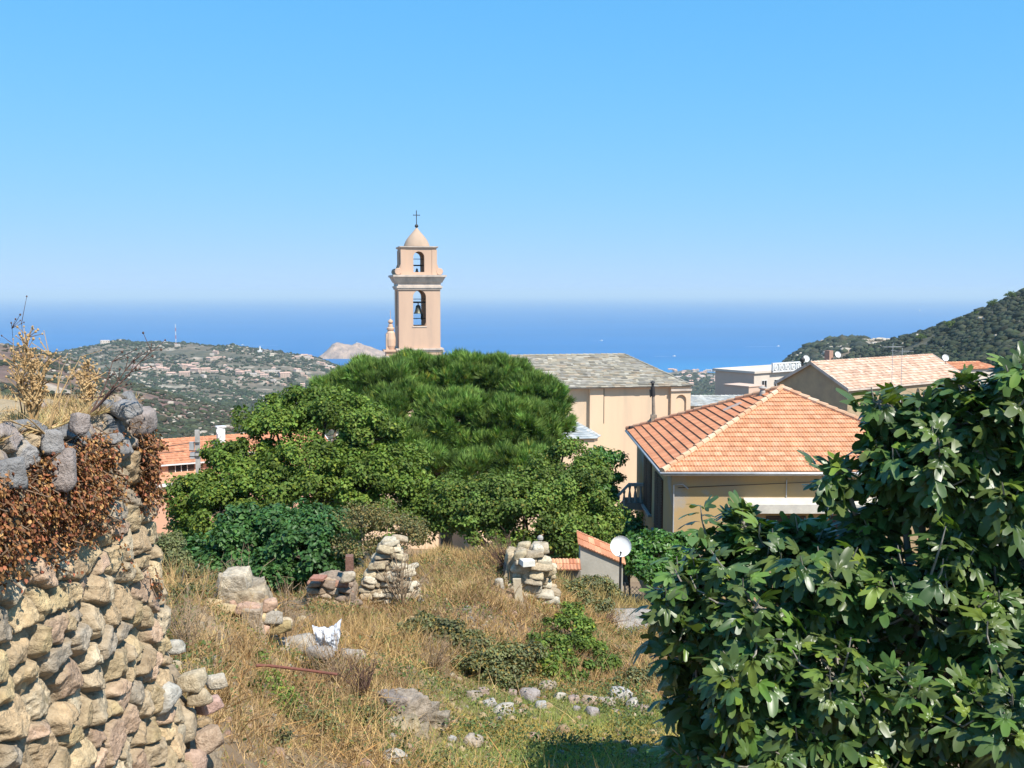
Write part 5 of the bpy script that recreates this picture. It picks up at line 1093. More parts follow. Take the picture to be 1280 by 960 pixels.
# stone row along the grass patch
rowst = [(593, 872, .10), (612, 882, .09), (628, 892, .13), (640, 868, .07), (652, 893, .07), (664, 873, .14), (683, 861, .12), (676, 884, .10), (700, 873, .08), (716, 878, .09), (736, 880, .12), (742, 893, .09), (757, 882, .12), (775, 872, .16), (790, 885, .12), (803, 890, .10), (770, 893, .07), (721, 888, .06), (590, 930, .11), (566, 925, .05), (492, 952, .10), (603, 866, .07), (648, 880, .06)]
rl_ = ['leftmost low brown', 'flat grey', 'long pale half sunk', 'small round back', 'small white front', 'large rounded brown', 'pale upper', 'tan middle', 'small flat brown', 'dull brown narrow', 'pointed grey', 'low front tan', 'wedge shaped grey', 'largest purplish grey', 'broad pale', 'rightmost tan', 'small front right', 'tiny tan']
for k, (px, py, s) in enumerate(rowst):
    p = hit(px, py, 6, 16); cc_ = [(.46, .38, .29), (.48, .45, .40), (.52, .47, .39), (.40, .30, .24), (.50, .38, .28), (.38, .33, .30)][k % 6]
    lb = (rl_[k] + ' stone in the row edging the grass') if k < 18 else ['round tan stone lying in the grass at the bottom', 'tiny white stone in the grass', 'pale stone at the bottom edge left of the grass', 'small brown stone behind the left of the row', 'small stone wedged in the middle of the row'][k - 18]
    boulder('edging_stone', lb, 'stone', (p.x, p.y, p.z + s * .25), (s * 1.15, s, s * .75), cc_, 100 + k, 'stones edging the grass patch' if k < 18 else None)
rg = np.random.default_rng(4); pos = scatter(1500, 200, 850, 7, 16, 15); pos[:, 2] += .01
inst('gravel', *STN[2], pos, np.tile(np.eye(3), (len(pos), 1, 1)), rg.uniform(.012, .045, len(pos)) * np.where(rg.uniform(size=len(pos)) < .10, 2.0, 1), M_stone, PAL[rg.integers(0, 10, len(pos))] * .8); setp(bpy.data.objects['gravel'], 'small loose stones scattered over the yard', 'gravel', None, 'stuff')
# plastic bag
M_bag = leaf_mat('white_plastic', (.80, .81, .84), (.74, .76, .80), rough=.45, trans=.25, tcol=(1, 1, 1)); c = P(409, 797, 10.4)
nu_, nv_ = 40, 30; uu, vv_ = np.meshgrid(np.linspace(-1, 1, nu_), np.linspace(0, 1, nv_)); outl = .62 + .5 * np.clip(uu, 0, 1) ** 1.5 + .22 * np.clip(-uu - .3, 0, 1); Xb = uu * .15 * (.65 + .35 * vv_); Zb = (vv_ - .45) * .30 * outl
Yb = -.055 * np.sin(vv_ * math.pi) * (1 - uu ** 2) + .035 * fbm(uu * 3, vv_ * 3, 2) + .02 * fbm(uu * 9, vv_ * 9, 5)
Vb = np.stack([(Xb + .012 * fbm(uu * 6, vv_ * 6, 8) + c.x).ravel(), (Yb + c.y).ravel(), (Zb + .02 * fbm(uu * 5, vv_ * 2, 3) + c.z).ravel()], 1); Vb2 = Vb.copy(); Vb2[:, 1] = 2 * c.y - Vb[:, 1] + .03
bg_ = np_mesh('plastic_bag', np.concatenate([Vb, Vb2]) - np.array(c), np.concatenate([grid_faces(nv_, nu_), grid_faces(nv_, nu_, True) + nu_ * nv_]), M_bag, smooth=True, col=np.ones((2 * nu_ * nv_, 3))); bg_.location = c; setp(bg_, 'crumpled white plastic bag caught in the twigs', 'bag')
# rusty pipe + stake
M_rust = mat('rust', (.20, .075, .05), (.13, .055, .04), scale=9, rough=.8, bump=.3); pa = [P(320, 832, 8.6), P(335, 832, 8.65), P(352, 834, 8.7), P(385, 838, 8.85), P(421, 843, 9.0)]
o_ = MB().tube([p - pa[2] for p in pa], .013, 8).build('rusty_pipe', M_rust); o_.location = pa[2]; setp(o_, 'rusty iron pipe lying across the dry bank', 'pipe')
p0 = on_ground(487, 9.7); t1 = P(483, 905, 9.7); o_ = MB().tube([Vector((0, 0, -.1)), t1 - p0], .012, 6).build('iron_stake', M_rust); o_.location = p0; setp(o_, 'short rusty stake stuck in the bank beside the rock outcrop', 'stake')
# post with knob, coping wall, shed
p0 = on_ground(676, 19); zt = P(676, 672, 19).z; t = thing('fence_post', 'short white painted post with a round top on the mound', 'post', p0); mb = MB(); mb.tube([p0, Vector((p0.x, p0.y, zt - .06))], .035, 8); mb.build('post', mat('old_white', (.55, .52, .47), (.3, .27, .23), scale=12, rough=.9), t)
mb = MB(); mb.lathe(Vector((p0.x, p0.y, zt - .06)), [(.03, 0), (.055, .03), (.055, .07), (.03, .10), (.001, .11)], 10); mb.build('knob', M_conc, t)
yq = 25.0; xa, xb = P(688, 700, yq).x, P(726, 700, yq).x; z1, z0 = P(700, 704, yq).z, P(700, 716, yq - .4).z; g_ = gz(xa, yq); t = thing('coped_wall', 'low wall with a red tile coping left of the garden shed', 'wall', ((xa + xb) / 2, yq, g_))
mb = MB(); mb.box((xa, yq, g_ - .3), (xb - xa, 0, 0), (0, .25, 0), (0, 0, z0 - g_ + .32)); mb.build('wall', M_oldc, t)
mb = MB(); vd = Vector((0, .5, z1 - z0 + .02)); vl = vd.length; vd.normalize(); roof_face(mb, (xa - .05, yq - .18, z0), (1, 0, 0), vd, Vector((1, 0, 0)).cross(vd), vl, lambda v: 0, lambda v: xb - xa + .05, .27, .17, .02, .03, TILE, .15, 3, 4); mb.quad((xa, yq - .15, z0 - .01), (xb, yq - .15, z0 - .01), (xb, yq + .3, z1), (xa, yq + .3, z1)); mb.build('coping', M_tile, t)
yq = 25.5; A1 = P(724, 682, yq); B1 = P(766, 700, yq); wS = 1.25; g_ = gz(A1.x + .5, yq); dp = .55; t = thing('garden_shed', 'small rendered lean-to shed with a sloping orange tile roof behind the satellite dish', 'shed', (A1.x + .6, yq + .4, g_))
B1 = A1 + (B1 - A1) * 1.3
mb = MB(); mb.add([(A1.x + .03, yq, g_ - .5), (B1.x, yq, g_ - .5), (B1.x, yq + dp, g_ - .5), (A1.x + .03, yq + dp, g_ - .5), (A1.x + .03, yq, A1.z), (B1.x, yq, B1.z), (B1.x, yq + dp, B1.z + .17), (A1.x + .03, yq + dp, A1.z + .17)], [(0, 1, 5, 4), (1, 2, 6, 5), (2, 3, 7, 6), (3, 0, 4, 7), (4, 5, 6, 7)]); mb.build('wall', mat('shed_render', (.46, .42, .35), (.36, .33, .27), scale=1.6, rough=.95, bump=.3, bscale=15, bdist=.02), t)
ud = (B1 - A1); ul_ = ud.length; ud.normalize(); vd = Vector((0, dp, .185)); vl = vd.length; vd.normalize(); mb = MB(); roof_face(mb, A1 - ud * .04 + Vector((0, -.06, .02)), ud, vd, ud.cross(vd).normalized(), vl + .1, lambda v: 0, lambda v: ul_ + .1, .30, .16, .02, .02, TILE, .2, 7, 4); mb.build('roof', M_tile, t)
dc = P(776, 683, 24.2); dish('satellite_dish', 'large white satellite dish on a pole in front of the garden shed', dc, .245, (-.10, -1, .42), on_ground(778, 24.3), .03)
# stone slab (concrete cover) and mesh fence
zq = P(780, 770, 18.5).z; mb = MB(); A_2, B_2 = P(738, 762, 18.8), P(835, 762, 18.8); c0_, c1_ = P(760, 800, 17.2), P(835, 800, 17.2)
t = thing('concrete_slab', 'sunlit grey concrete terrace slab below the mesh fence', 'slab', (A_2.x + .7, 18, gz(A_2.x + .7, 18)))
masonry_lump('slab', t, ((A_2.x + B_2.x) / 2 + .2, 18.0, zq - .95), (1.9, 1.9, .95), 0, 31.0, (.40, .35, .29), .03, M_stone)
yf = 22.0; t = thing('wire_fence', 'dark wire mesh fence in front of the leafy vine behind the slab', 'fence', on_ground(815, yf)); xa, xb = P(781, 740, yf).x, P(860, 740, yf).x; z1, z0 = P(800, 733, yf).z, P(800, 760, yf).z
mb = MB(); x = xa - (z1 - z0)
while x < xb:
    for sgn in (1, -1):
        a0_, b0_ = (x, z0), (x + (z1 - z0), z1)
        if sgn < 0: a0_, b0_ = (x, z1), (x + (z1 - z0), z0)
        xa_, xb_2 = max(a0_[0], xa), min(b0_[0], xb)
        if xb_2 > xa_: f0_, f1_ = (xa_ - x) / (z1 - z0), (xb_2 - x) / (z1 - z0); mb.tube([(xa_, yf, a0_[1] + (b0_[1] - a0_[1]) * f0_), (xb_2, yf, a0_[1] + (b0_[1] - a0_[1]) * f1_)], .006, 3)
    x += .09
mb.build('mesh', M_iron, t)
for x in (xa, (xa + xb) / 2, xb): mb = MB(); mb.tube([(x, yf, gz(x, yf) - .1), (x, yf, z1 + .08)], .02, 6); mb.build('post', M_iron, t)

# ================================================================ TREES AND SHRUBS
M_bark = mat('bark', (.16, .12, .085), (.10, .075, .055), scale=5, rough=.95, bump=.6)
M_pine = leaf_mat('pine_needles', (.145, .235, .045), (.10, .175, .035), rough=.6, trans=.12, scale=.4, spec=.25)
M_lime = leaf_mat('yellow_green_leaf', (.135, .20, .032), (.095, .15, .026), rough=.55, trans=.22, scale=.5, spec=.2)
M_mid = leaf_mat('mid_green_leaf', (.125, .185, .033), (.088, .138, .027), rough=.55, trans=.2, scale=.5, spec=.2)
M_vine = leaf_mat('dark_vine_leaf', (.062, .14, .034), (.042, .10, .028), rough=.45, trans=.18, scale=.8, spec=.3)
M_olive = leaf_mat('olive_leaf', (.15, .165, .06), (.11, .12, .05), rough=.6, trans=.2, scale=.8)
M_fresh = leaf_mat('fresh_leaf', (.09, .20, .035), (.06, .14, .03), rough=.4, trans=.25, scale=.8)
# umbrella pine -------------------------------------------------------------
L1_ = [lobe(433, 494, 42, 58, 45, 26), lobe(472, 482, 42, 58, 45, 28), lobe(520, 474, 45, 60, 50, 26), lobe(574, 477, 48, 60, 50, 30), lobe(622, 482, 48, 60, 50, 32), lobe(664, 504, 40, 58, 45, 30), lobe(501, 517, 60, 56, 50, 32), lobe(569, 527, 60, 55, 50, 35), lobe(637, 537, 55, 55, 50, 35), lobe(423, 512, 30, 57, 40, 18), lobe(598, 562, 60, 54, 45, 30), lobe(530, 562, 50, 54, 45, 30), lobe(669, 567, 34, 55, 40, 34), lobe(651, 602, 40, 55, 40, 30), lobe(452, 532, 50, 56, 45, 35), lobe(687, 527, 22, 57, 30, 26), lobe(404, 502, 22, 58, 30, 18), lobe(511, 572, 60, 53, 45, 35), lobe(617, 467, 26, 60, 30, 16), lobe(617, 512, 70, 61, 50, 40), lobe(520, 512, 80, 61, 50, 40), lobe(443, 512, 50, 60, 50, 30), lobe(520, 590, 46, 52, 45, 34), lobe(590, 600, 55, 52, 45, 32), lobe(650, 590, 40, 52, 45, 30), lobe(490, 555, 40, 53, 40, 34)]
L1_ = [(Vector(l[0]) * 1.0, tuple(q * .95 for q in l[1])) for l in L1_]
TU = tuft_template(13, .62, .062, 3)
tp = thing('pine_tree', 'broad dark green pine with a domed crown in front of the bell tower', 'tree', on_ground(560, 58))
pos, d, cc, ci = crown_points(L1_, 50000, .56, 5, .92, 720); r = np.random.default_rng(8)
yd = nrm(d * .7 + np.array((0, 0, .9)) + r.normal(size=pos.shape) * .35)
pc_ = leaf_cols(len(pos), ci, len(cc), 3, .35, .38); yv = r.uniform(size=len(pos)) < .03; pc_[yv] *= np.array((1.8, 1.2, 1))
inst('crown', *TU, pos, frames(yd, rdir(len(pos), r)), r.uniform(.34, .62, len(pos)), M_pine, pc_, tp)
limbs('trunk', on_ground(560, 58), L1_, .32, M_bark, tp, cc, 80, 2, fork=.5)
tree('broadleaf_tree', 'large yellow green leafy tree in front of the left side of the pine', 'tree', on_ground(380, 36),
     [lobe(345, 540, 55, 37, 50, 38), lobe(420, 535, 55, 37, 55, 42), lobe(462, 553, 44, 36, 46, 40), lobe(395, 590, 80, 35, 60, 50), lobe(480, 600, 65, 35, 55, 55), lobe(300, 580, 50, 36, 50, 34), lobe(520, 640, 36, 35, 40, 50), lobe(320, 620, 55, 35, 50, 40), lobe(440, 650, 60, 34, 40, 40), lobe(350, 510, 28, 38, 30, 18), lobe(410, 507, 36, 38, 40, 20), lobe(380, 500, 25, 38, 30, 14), lobe(490, 590, 50, 37, 50, 42), lobe(450, 615, 80, 34, 55, 50), lobe(380, 625, 80, 34, 55, 45), lobe(305, 625, 60, 34, 50, 40), lobe(505, 665, 48, 34, 45, 38), lobe(452, 520, 26, 38, 30, 20)],
     84000, .40, .135, M_lime, M_bark, .2, seed=11, warm=(1.8, 1.4, 1.1), warm_p=.04, cvar=.35, per=430)
tree('broadleaf_tree', 'lower yellowish tree in front of the salmon house left of the large one', 'tree', on_ground(250, 33),
     [lobe(245, 620, 34, 34, 40, 26), lobe(275, 640, 42, 33, 40, 34), lobe(235, 655, 26, 34, 30, 26), lobe(310, 655, 40, 33, 40, 30), lobe(260, 680, 40, 33, 35, 26), lobe(255, 602, 20, 34, 20, 12)],
     22000, .3, .13, M_lime, M_bark, .12, seed=12, warm=(2.1, 1.5, 1.2), warm_p=.08)
tree('broadleaf_tree', 'wide olive green tree with fine leaves in front of the church wall', 'tree', on_ground(660, 34),
     [lobe(570, 640, 40, 34, 40, 42), lobe(620, 636, 50, 35, 45, 38), lobe(685, 612, 40, 35, 45, 44), lobe(655, 640, 60, 33, 50, 40), lobe(720, 630, 40, 34, 45, 42), lobe(600, 660, 50, 33, 40, 36), lobe(700, 665, 44, 33, 40, 28), lobe(705, 565, 18, 36, 25, 20), lobe(740, 595, 22, 35, 30, 26), lobe(562, 625, 30, 35, 30, 30), lobe(600, 645, 60, 33, 45, 50), lobe(660, 690, 60, 32, 40, 22), lobe(742, 655, 38, 34, 40, 36), lobe(655, 622, 55, 36, 45, 30), lobe(560, 650, 42, 34, 40, 45), lobe(600, 625, 40, 36, 35, 24), lobe(735, 690, 34, 33, 30, 20)],
     84000, .42, .115, M_mid, M_bark, .16, seed=13, warm=(2.4, 1.4, 1.3), warm_p=.03, cvar=.35, per=430)
tree('broadleaf_tree', 'small bright green tree between the wide tree and the stair railing', 'tree', on_ground(745, 46),
     [lobe(745, 585, 26, 46, 30, 22), lobe(762, 600, 17, 46, 20, 18), lobe(735, 615, 30, 45, 30, 22), lobe(765, 573, 10, 46, 12, 10), lobe(755, 625, 22, 45, 25, 16)], 11000, .35, .16, M_fresh, M_bark, .1, seed=14)
tree('broadleaf_tree', 'dark leafy tree in the shade behind the garden shed', 'tree', on_ground(725, 38), [lobe(700, 700, 50, 38, 40, 30), lobe(760, 690, 45, 40, 40, 25), lobe(650, 695, 50, 38, 40, 25), lobe(780, 660, 24, 42, 20, 22)], 14000, .4, .14, M_mid, M_bark, .1, seed=15)
tree('bushy_tree', 'glossy dark green bush covering the opening between the two ruins', 'bush', on_ground(340, 20),
     [lobe(300, 685, 50, 21, 40, 34), lobe(360, 675, 55, 21, 40, 42), lobe(410, 690, 35, 21, 40, 45), lobe(345, 730, 55, 20, 40, 40), lobe(290, 715, 40, 20.5, 35, 30), lobe(395, 735, 30, 20.5, 30, 35), lobe(395, 655, 40, 21.5, 30, 24), lobe(320, 745, 30, 20.5, 25, 26), lobe(245, 700, 25, 21, 30, 24), lobe(265, 735, 40, 20, 30, 30), lobe(380, 700, 45, 20, 35, 50), lobe(320, 655, 40, 21.5, 35, 26)],
     36000, .22, .105, M_vine, M_bark, .08, seed=16, cvar=.2, trunk='stem', crown='foliage')
tree('vine_bush', 'bright green vine behind the satellite dish and wire fence', 'bush', on_ground(815, 25.5),
     [lobe(800, 690, 22, 26.5, 22, 18), lobe(825, 685, 24, 26.5, 22, 20), lobe(850, 690, 20, 26.5, 22, 20), lobe(810, 715, 28, 26, 22, 18), lobe(845, 715, 25, 26, 22, 18), lobe(800, 672, 12, 27, 12, 8)], 9000, .2, .12, M_fresh, M_bark, .05, seed=17, trunk='stem', crown='foliage')
tree('roadside_shrub', 'grey green shrub beside the far end of the stone wall', 'bush', on_ground(215, 13), [lobe(213, 685, 14, 13.5, 14, 20), lobe(222, 705, 16, 13, 14, 16), lobe(210, 715, 12, 13, 12, 14)], 7000, .1, .035, M_olive, M_bark, .02, seed=18, trunk='stem', crown='foliage')
# dry brown bush above the stone pile
t = thing('dry_bush', 'brown half dead bush above the stone pile', 'bush', on_ground(470, 20)); LB = [lobe(450, 660, 34, 20, 28, 30), lobe(485, 655, 36, 20, 28, 28), lobe(515, 672, 22, 20, 24, 24), lobe(435, 690, 24, 20, 24, 22), lobe(480, 690, 36, 20, 26, 20)]
cc = foliage('leaves', LB, 11000, .22, .042, M_olive, t, 19, var=.45, cvar=.3, warm=(1.7, 1.15, .9), warm_p=.5); limbs('twigs', on_ground(470, 20), LB, .05, M_twig, t, cc, 84, 4)
# yard shrubs
ys = [('leafy bramble bush in the middle of the yard below the right ruin', 712, 14.2, [(712, 790, 34, 30), (690, 810, 36, 22), (735, 810, 30, 22), (712, 765, 18, 14), (700, 835, 44, 18), (752, 835, 30, 16)], M_mid, 11000, .05, 5),
      ('olive green bramble patch left of centre of the yard', 640, 13.6, [(610, 830, 30, 20), (650, 825, 34, 22), (585, 835, 20, 14), (630, 845, 34, 14)], M_olive, 9000, .04, 6),
      ('light green weeds beside the dry mound above the grass patch', 545, 14.2, [(530, 785, 26, 18), (560, 795, 28, 18), (500, 790, 18, 12), (590, 805, 24, 14)], M_olive, 7500, .045, 7),
      ('rusty green low shrub in front of the garden shed', 735, 20.5, [(710, 740, 22, 12), (740, 735, 30, 14), (765, 745, 20, 14), (730, 755, 34, 10)], M_olive, 8000, .05, 8),
      ('small green weed growing beside the rusty pipe', 325, 8.9, [(322, 820, 8, 14), (335, 850, 16, 12), (318, 860, 12, 12), (355, 870, 20, 10), (350, 885, 14, 8)], M_mid, 2200, .032, 9),
      ('reddish brown scrub behind the first ruin', 235, 12.5, [(235, 725, 22, 12), (260, 722, 18, 10), (225, 745, 20, 12), (250, 745, 16, 12)], M_olive, 4200, .03, 10),
      ('olive green shrub at the right end of the stone row', 790, 13.4, [(790, 850, 22, 12), (820, 845, 20, 12), (770, 860, 16, 8)], M_olive, 4000, .04, 12),
      ('greenish weeds on the lower part of the bank', 400, 8.5, [(390, 900, 24, 12), (420, 910, 20, 10), (345, 920, 20, 10), (455, 900, 16, 10)], M_olive, 3000, .03, 13),
      ('green shrub under the outside stair', 790, 41, [(790, 665, 16, 12), (775, 675, 14, 10), (798, 672, 10, 8)], M_fresh, 3000, .16, 11)]
for lb, px, Y, lo_, m, n, lf, sd in ys:
    t = thing('shrub', lb, 'shrub', on_ground(px, Y)); LB = []
    for (a_, b__, rx, ry) in lo_:
        q = hit(a_, b__ + ry * .6, Y - 3.5, Y + 6) if Y < 30 else P(a_, b__, Y); yy = min(max(q.y, Y - 2.5), Y + 2.0) if Y < 30 else Y; LB.append(lobe(a_, b__, rx, yy, rx * .8, ry))
    warm = dict(warm=(1.9, 1.2, .7), warm_p=.18) if m is M_olive else dict(warm=(2.2, 1.6, .9), warm_p=.06)
    cc = foliage('foliage', LB, n, .10 if Y < 15 else (.16 if Y < 30 else .4), lf, m, t, sd, var=.4, cvar=.3, **warm); limbs('stem', on_ground(px, Y), LB, .015 if Y < 30 else .05, M_bark, t, cc, 30, sd)

# ================================================================ FIG TREE
def fig_leaf(seed):
    r = random.Random(seed)
    half = [(0, 1.0), (8, .97), (14, .84), (22, .66), (29, .48), (34, .56), (41, .80), (50, .90), (59, .78), (67, .54), (74, .44), (82, .54), (94, .53), (106, .48), (122, .34), (145, .24), (168, .12)]
    half = [(a, q * r.uniform(.92, 1.06)) for a, q in half]; pts = half + [(-a, q * r.uniform(.93, 1.05)) for a, q in half[1:][::-1]]
    bend, cup = r.uniform(.08, .55), r.uniform(-.22, .36); V = [(0, 0.02, 0)]; n = len(pts)
    def zz(x, y): return cup * abs(x) * 1.1 - bend * (x * x * .8 + max(y, 0) ** 2) + .02 * math.sin(7 * x + r.uniform(-.3, .3)) * (abs(x) + .2)
    for f in (.52, 1.0):
        for a, q in pts:
            rr_ = q * (min(f, .42 / q) if f < 1 and q > .5 else f); x, y = rr_ * math.sin(R(a)) * 1.0, rr_ * math.cos(R(a)) + .16; V.append((x, y, zz(x, y)))
    F3 = np.array([(0, 1 + i, 1 + (i + 1) % n) for i in range(n)])[:, ::-1]; F4 = np.array([(1 + i, 1 + n + i, 1 + n + (i + 1) % n, 1 + (i + 1) % n) for i in range(n)])[:, ::-1]
    w_ = .012; q = len(V); V += [(-w_, 0.18, 0), (w_, 0.18, 0), (w_, -.45, .05), (-w_, -.45, .05)]      # stalk
    return np.array(V), [F3, np.concatenate([F4, np.array([(q, q + 1, q + 2, q + 3)])])]
FL = [fig_leaf(i) for i in range(8)]
M_fig = leaf_mat('fig_leaf', (.076, .126, .030), (.052, .092, .025), rough=.37, trans=.12, tcol=(2.0, 2.4, .7), scale=3, spec=.42)
M_figbark = mat('fig_bark', (.30, .27, .22), (.20, .18, .15), scale=8, rough=.9)
def figlobe(px, py, rpx, Y, ry, rpy): return lobe(px, py, rpx, Y, ry, rpy)
LF = [(890, 695, 50, 8.2, 50, 48), (960, 690, 62, 8.0, 60, 46), (1010, 668, 40, 8.0, 40, 26), (1090, 660, 48, 7.8, 45, 36), (870, 750, 62, 7.8, 60, 60), (950, 760, 80, 7.4, 70, 70), (1040, 740, 80, 7.4, 70, 70), (870, 830, 55, 7.8, 60, 60), (950, 850, 80, 7.2, 70, 70), (1050, 850, 90, 7.0, 80, 80), (1150, 760, 90, 7.2, 80, 90), (1250, 760, 90, 7.2, 80, 90), (1150, 870, 90, 6.8, 80, 90), (1260, 870, 90, 6.6, 80, 90),
      (900, 920, 70, 7.6, 60, 60), (1000, 940, 80, 7.0, 70, 60), (1100, 960, 90, 6.8, 80, 60), (1060, 705, 55, 7.8, 60, 36), (1145, 515, 48, 7.6, 50, 42), (1120, 568, 34, 7.6, 36, 34), (1190, 530, 70, 7.4, 60, 60), (1260, 510, 60, 7.2, 60, 60), (1165, 585, 55, 7.4, 55, 42), (1240, 600, 70, 7.3, 60, 55), (1300, 560, 60, 7.2, 60, 90), (1200, 660, 60, 7.4, 60, 45), (1300, 680, 60, 7.2, 60, 60), (1280, 460, 45, 7.2, 40, 28), (1360, 600, 70, 7.2, 70, 140), (1360, 820, 80, 7.0, 80, 120), (1110, 620, 24, 7.7, 24, 22), (1210, 470, 25, 7.4, 25, 22), (1100, 500, 12, 7.6, 14, 16), (930, 650, 18, 8.2, 20, 22), (1050, 585, 8, 7.7, 8, 8), (860, 870, 48, 7.9, 48, 48), (890, 930, 55, 7.6, 50, 45), (860, 800, 40, 8.0, 40, 40)]
LOB = [figlobe(*q) for q in LF]
ft = thing('fig_tree', 'large fig tree with glossy lobed leaves filling the right foreground', 'tree', on_ground(1150, 8.0)); r = np.random.default_rng(50)
C = np.array([list(l[0]) for l in LOB]); RR = np.array([l[1] for l in LOB]); wg = RR[:, 0] * RR[:, 2]; wg = np.maximum(wg / wg.sum(), .006); wg = wg / wg.sum(); NS = 1150; li = r.choice(len(LOB), NS, p=wg)
dd = rdir(NS, r); tips = C[li] + dd * RR[li] * np.where(r.uniform(size=(NS, 1)) < .10, r.uniform(1.05, 1.35, (NS, 1)), r.uniform(.5, 1.0, (NS, 1))); axis = nrm(dd * .8 + np.array((0, -.1, .75)) + r.normal(size=(NS, 3)) * .25)
gzv = ground_z(tips[:, 0], tips[:, 1]); k = (tips[:, 2] > gzv + .12) & (fbm(tips[:, 0] * 1.7, tips[:, 1] * 1.7, tips[:, 2] * 1.7, 2) > -.26); tips, axis, li = tips[k], axis[k], li[k]; NS = len(tips)
nlv = r.integers(6, 11, NS); tid = np.repeat(np.arange(NS), nlv); n = len(tid); seq = np.concatenate([np.arange(q) for q in nlv]); rel = seq / nlv[tid]
A3 = axis[tid]; e1 = nrm(np.cross(A3, np.array((.3, .2, .9)))); e2 = np.cross(A3, e1); ga = seq * 2.4 + r.uniform(0, 6.28, NS)[tid] + r.normal(0, .25, n)
rad = e1 * np.cos(ga)[:, None] + e2 * np.sin(ga)[:, None]; pet = r.uniform(.05, .11, n) * (1.1 - .5 * rel)
org = tips[tid] - A3 * ((1 - rel) * .22)[:, None]; up_ = (.15 + .75 * rel)[:, None]; ydir = nrm(rad * (1.15 - up_ * .6) + A3 * up_ * .8 + np.array((0, 0, -.28)) + r.normal(size=(n, 3)) * .16)
lp = org + ydir * pet[:, None]; nz_ = nrm(A3 * .5 + np.array((0, 0, .55)) + np.array(SUN) * .4 + r.normal(size=(n, 3)) * .5); sz = r.uniform(.088, .175, n) * (1.08 - .35 * rel)
tip_y = rel > .8; cf_ = np.ones((n, 3)) * r.uniform(.75, 1.3, (n, 1)); cf_[:, 0] *= r.uniform(.85, 1.3, n); cf_[tip_y] *= np.array((1.6, 1.55, 1.0)); cf_[r.uniform(size=n) < .018] = np.array((3.0, 2.2, 1.1))
rot = frames(ydir, nz_); ti = r.integers(0, 8, n); Vs, F3s, F4s, Cs, off_ = [], [], [], [], 0
for q in range(8):
    m_ = ti == q; tv, (f3, f4) = FL[q]; nn = int(m_.sum()); K = len(tv)
    V = np.einsum('nij,nkj->nki', rot[m_], tv[None] * sz[m_][:, None, None]) + lp[m_][:, None]; Vs.append(V.reshape(-1, 3)); o_ = (np.arange(nn) * K)[:, None, None] + off_
    F3s.append((f3[None] + o_).reshape(-1, 3)); F4s.append((f4[None] + o_).reshape(-1, 4)); Cs.append(np.repeat(cf_[m_], K, 0)); off_ += nn * K
np_mesh('leaves', np.concatenate(Vs), [np.concatenate(F3s), np.concatenate(F4s)], M_fig, np.concatenate(Cs), ft, smooth=True)
mb = MB(); mt = MB(); b0 = on_ground(1150, 8.0); rr = random.Random(5); trk = [b0 + Vector((0, 0, -.2)), b0 + Vector((.05, 0, .5)), b0 + Vector((.0, -.1, 1.1))]
mb.tube(trk, [.16, .13, .10], 10); prim = []
for l in LOB:
    c = Vector(l[0]); s_ = trk[1].lerp(trk[2], rr.random()); md = s_.lerp(c, .5) + Vector((rr.uniform(-.12, .12), rr.uniform(-.12, .12), -.05 + rr.uniform(0, .15))); pts = [s_ * (1 - q) ** 2 + md * 2 * q * (1 - q) + c * q * q for q in (0, .2, .4, .6, .8, 1)]
    mb.tube(pts, [.055, .045, .036, .028, .022, .016], 7)
mb.build('trunk', M_figbark, ft, smooth=True)
for i in range(NS):
    c = Vector(LOB[li[i]][0]); t_ = Vector(tips[i]); a_ = Vector(axis[i]); md = c.lerp(t_, .6) - a_ * .08; mt.tube([c, md, t_ - a_ * .1, t_ + a_ * .015], [.011, .009, .007, .004], 5, False)
mt.build('twigs', M_figbark, ft)

# ================================================================ FAR VILLAGE, MASTS, BOATS
M_isle_rock = mat('hill_rock', (1, 1, 1), (.7, .68, .66), scale=.6, rough=.95, attr=True)
M_vw = mat('village_wall', (.56, .44, .35), (.48, .37, .30), scale=.2, rough=.9, attr=True); M_vr = mat('village_roof', (.56, .36, .27), (.46, .30, .23), scale=.2, rough=.9, attr=True)
def mini_house(L_, W_, H_, col, flat=False, hip=False, storeys=2):
    """local origin house: wall mesh with dark openings, roof child"""
    wb, rb = MB(), MB(); wb.box((-L_ / 2, -W_ / 2, -3), (L_, 0, 0), (0, W_, 0), (0, 0, H_ + 3), col); nW = max(2, int(L_ / 3.2))
    ob = MB()
    for s in range(storeys):
        for i in range(nW):
            x = -L_ / 2 + L_ * (i + .5) / nW; z = .9 + s * 2.9
            for sy in (-1, 1): ob.box((x - .5, sy * W_ / 2 - (.06 if sy < 0 else -.002), z), (1.0, 0, 0), (0, .055, 0), (0, 0, 1.4))
    if flat: rb.box((-L_ / 2 - .2, -W_ / 2 - .2, H_ + .002), (L_ + .4, 0, 0), (0, W_ + .4, 0), (0, 0, .4), (1.3, 1.7, 2))
    else:
        o = .4; k = W_ / 2 if hip else 0; v = [(-L_ / 2 - o, -W_ / 2 - o, H_), (L_ / 2 + o, -W_ / 2 - o, H_), (L_ / 2 + o, W_ / 2 + o, H_), (-L_ / 2 - o, W_ / 2 + o, H_), (-L_ / 2 - o + k, 0, H_ + W_ * .25), (L_ / 2 + o - k, 0, H_ + W_ * .25)]
        rb.add(v, [(0, 1, 5, 4), (2, 3, 4, 5), (1, 2, 5), (3, 0, 4), (3, 2, 1, 0)])
    return wb, rb, ob
protos = []
